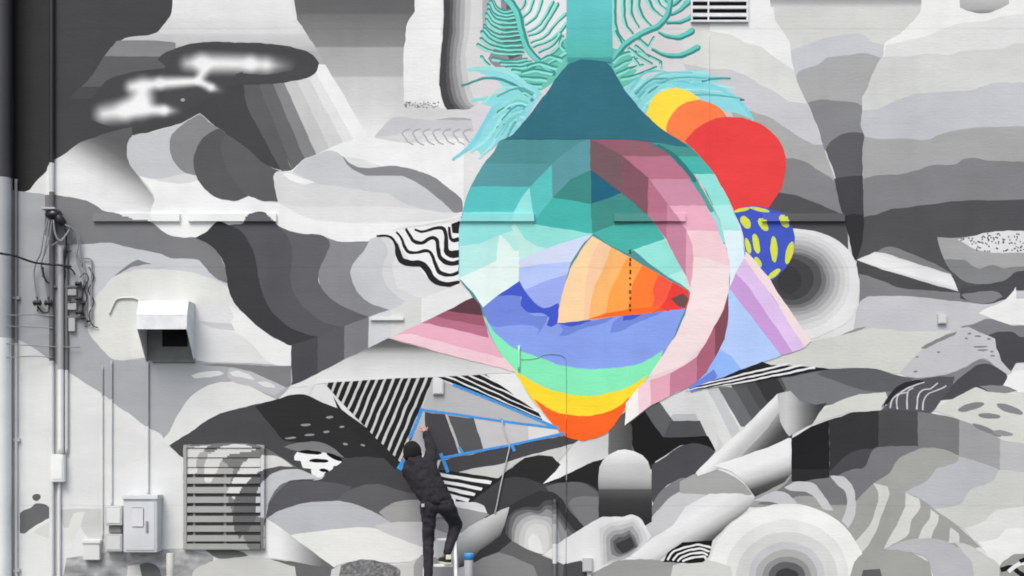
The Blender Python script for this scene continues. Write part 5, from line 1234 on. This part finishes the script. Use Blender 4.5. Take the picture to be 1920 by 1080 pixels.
spec = [('pel', .12, None), ('wai', .1, 'pel'), ('che', .085, 'wai'), ('nek', .055, 'che'), ('hdb', .07, 'nek'), ('hed', .088, 'hdb'), ('top', .075, 'hed'), ('nose', .016, 'hed'), ('earl', .016, 'hed'), ('earr', .016, 'hed'),
        ('shr', .04, 'che'), ('elr', .035, 'shr'), ('wrr', .03, 'elr'), ('hnr', .034, 'wrr'), ('shl', .04, 'che'), ('ell', .035, 'shl'), ('wrl', .03, 'ell'), ('hnl', .034, 'wrl'),
        ('hpl', .085, 'pel'), ('knl', .055, 'hpl'), ('anl', .04, 'knl'), ('tol', .03, 'anl'), ('hpr', .085, 'pel'), ('knr', .055, 'hpr'), ('anr', .04, 'knr'), ('tor', .03, 'anr')]
for s in 'rl':
    for k in range(4): spec += [(f'fa{k}{s}', .0095, 'hn' + s), (f'fb{k}{s}', .009, f'fa{k}{s}'), (f'fc{k}{s}', .008, f'fb{k}{s}')]
    spec += [(f'tha{s}', .012, 'hn' + s), (f'thb{s}', .0105, f'tha{s}'), (f'thc{s}', .009, f'thb{s}')]
build('body', spec, 'skin', EX)
def wob(k, amp):
    """loose cloth: soft folds"""
    from mathutils import noise
    return lambda co: co + Vector(noise.noise_vector(co * k)) * amp + Vector(noise.noise_vector(co * k * 2.3)) * amp * .5
def blob(name, caps, voxel, mat, post=None, smooth_it=5):
    """one continuous surface wrapped round tapered limbs: capsules (a, b, ra, rb) fused by a voxel remesh"""
    bm = bmesh.new()
    for a_, b_, ra, rb in caps:
        k = max(2, int((b_ - a_).length / (min(ra, rb) * .5)) + 1)
        for i_ in range(k + 1):
            t = i_ / k; c_ = a_.lerp(b_, t); r_ = ra + (rb - ra) * t
            g_ = bmesh.ops.create_icosphere(bm, subdivisions=2, radius=r_); bmesh.ops.translate(bm, verts=g_['verts'], vec=c_)
    me = bpy.data.meshes.new(name); bm.to_mesh(me); bm.free(); o = bpy.data.objects.new(name, me); C.objects.link(o)
    rm = o.modifiers.new('remesh', 'REMESH'); rm.mode = 'VOXEL'; rm.voxel_size = voxel
    sm = o.modifiers.new('smooth', 'SMOOTH'); sm.iterations = smooth_it; sm.factor = .5
    dg = bpy.context.evaluated_depsgraph_get(); dg.update()
    m2 = bpy.data.meshes.new_from_object(o.evaluated_get(dg)); bpy.data.objects.remove(o); bpy.data.meshes.remove(me); m2.name = name
    if post:
        for v in m2.vertices: v.co = post(v.co)
    for p in m2.polygons: p.use_smooth = True
    m2.materials.clear()
    return link(name, m2, MAT[mat], per)
def folds(amp, k, ax):
    from mathutils import noise
    def f(co):
        w_ = Vector(noise.noise_vector(co * 7)) * .05
        s = math.sin((co + w_).dot(Vector(ax)) * k) * (.5 + .5 * noise.noise(co * 5))
        return co + Vector(noise.noise_vector(co * 11)) * amp + Vector((.25, -1, .3)) * s * amp * .75 + Vector(noise.noise_vector(co * 27)) * amp * .45
    return f
blob('hoodie', [(P(771, 884, .72), P(806, 934, .81), .118, .118), (P(803, 882, .73), P(829, 934, .81), .118, .112), (P(787, 884, .76), P(818, 934, .84), .11, .12), (P(806, 934, .81), P(829, 936, .81), .122, .12),
                (P(771, 882, .70), P(806, 874, .70), .09, .085), (P(806, 870, .70), P(808, 840, .46), .09, .07), (P(808, 840, .46), P(799.5, 814, .20), .07, .05),
                (P(771, 884, .69), P(765, 882, .42), .088, .07), (P(765, 882, .42), P(765, 868, .22), .07, .05), (P(781, 868, .69), P(777, 860, .66), .095, .085), (P(770, 866, .76), P(796, 869, .76), .055, .055)], .016, 'black_cloth', folds(.014, 46, (.75, .2, 1)))
tr = blob('trousers', [(P(805, 946, .82), P(836, 946, .82), .112, .112), (P(804, 950, .82), P(803, 1015, .78), .108, .074), (P(803, 1015, .78), P(803, 1086, .87), .074, .056), (P(837, 950, .82), P(855, 984, .64), .112, .084), (P(855, 984, .64), P(839, 1034, .80), .082, .055)], .015, 'black_denim', folds(.010, 60, (.3, .3, 1)))
pk = P(793, 948, .945)
link('patch', box_mesh('patch', pk.x - .018, pk.x + .018, -.955, -.925, pk.z - .018, pk.z + .022, .004), MAT['pole_grey'], tr)
# beanie
bm = bmesh.new(); bmesh.ops.create_uvsphere(bm, u_segments=24, v_segments=16, radius=1)
bmesh.ops.bisect_plane(bm, geom=bm.verts[:] + bm.edges[:] + bm.faces[:], dist=1e-5, plane_co=(0, 0, -.55), plane_no=(0, 0, -1), clear_outer=True)
for v in bm.verts: v.co = (v.co.x * .112, v.co.y * .125, v.co.z * .135 if v.co.z > 0 else v.co.z * .15)
me = bpy.data.meshes.new('beanie'); bm.to_mesh(me); bm.free()
for p in me.polygons: p.use_smooth = True
o = link('beanie', me, MAT['black_knit'], per); o.location = P(773, 847, .63) - per.location; o.rotation_euler = (R(-14), R(-8), 0)
me = tube_mesh('beanie_cuff', [Vector((0, 0, -.085)), Vector((0, 0, -.075)), Vector((0, 0, -.04)), Vector((0, 0, -.03))], [.099, .108, .117, .113], 24, caps=False)
me2 = o; cuff = link('cuff', me, MAT['black_knit'], o); cuff.location = (0, 0, 0)
# shoes
def shoe(heel, toe, sole_z):
    d = (toe - heel); d.z = 0; L = d.length; d.normalize(); u = Vector((-d.y, d.x, 0))
    prof = [(-.02, .034, .085), (.03, .04, .095), (.10, .042, .075), (.17, .05, .06), (.23, .047, .05), (.27, .03, .035)]
    bm = bmesh.new(); rings = []; bs_ = bmesh.new(); rs = []
    for t, w_, h in prof:
        c = Vector((heel.x, heel.y, sole_z)) + d * t
        rings.append([bm.verts.new(c + u * w_ * math.cos(a) + Vector((0, 0, .022 + h * max(0, math.sin(a))))) for a in [math.pi * k / 8 for k in range(9)]])
        rs.append([bs_.verts.new(c + u * s * (w_ + .005) + Vector((0, 0, zz))) for s, zz in ((1, 0), (1, .026), (-1, .026), (-1, 0))])
    for a, b_ in zip(rings, rings[1:]):
        for k in range(8): bm.faces.new((a[k], a[k + 1], b_[k + 1], b_[k]))
    bm.faces.new(rings[0]); bm.faces.new(rings[-1][::-1])
    for a, b_ in zip(rs, rs[1:]):
        for k in range(4): bs_.faces.new((a[k], a[(k + 1) % 4], b_[(k + 1) % 4], b_[k]))
    bs_.faces.new(rs[0]); bs_.faces.new(rs[-1][::-1])
    out = []
    for b_, nm, mt in ((bm, 'shoe', 'shoe_black'), (bs_, 'sole', 'shoe_white')):
        bmesh.ops.recalc_face_normals(b_, faces=b_.faces[:]); me = bpy.data.meshes.new(nm); b_.to_mesh(me); b_.free()
        if nm == 'shoe':
            for p in me.polygons: p.use_smooth = True
        out.append(link(nm, me, MAT[mt], per if nm == 'shoe' else out[0]))
    hc = Vector((heel.x, heel.y, sole_z)) - d * .022
    link('heel_tab', box_mesh('heel_tab', hc.x - .032, hc.x + .032, hc.y - .016, hc.y + .006, hc.z + .06, hc.z + .115, .004), MAT['shoe_white'], out[0])
shoe(J['hl'] , J['tol'], .640); shoe(J['hr'], J['tor'], .946)
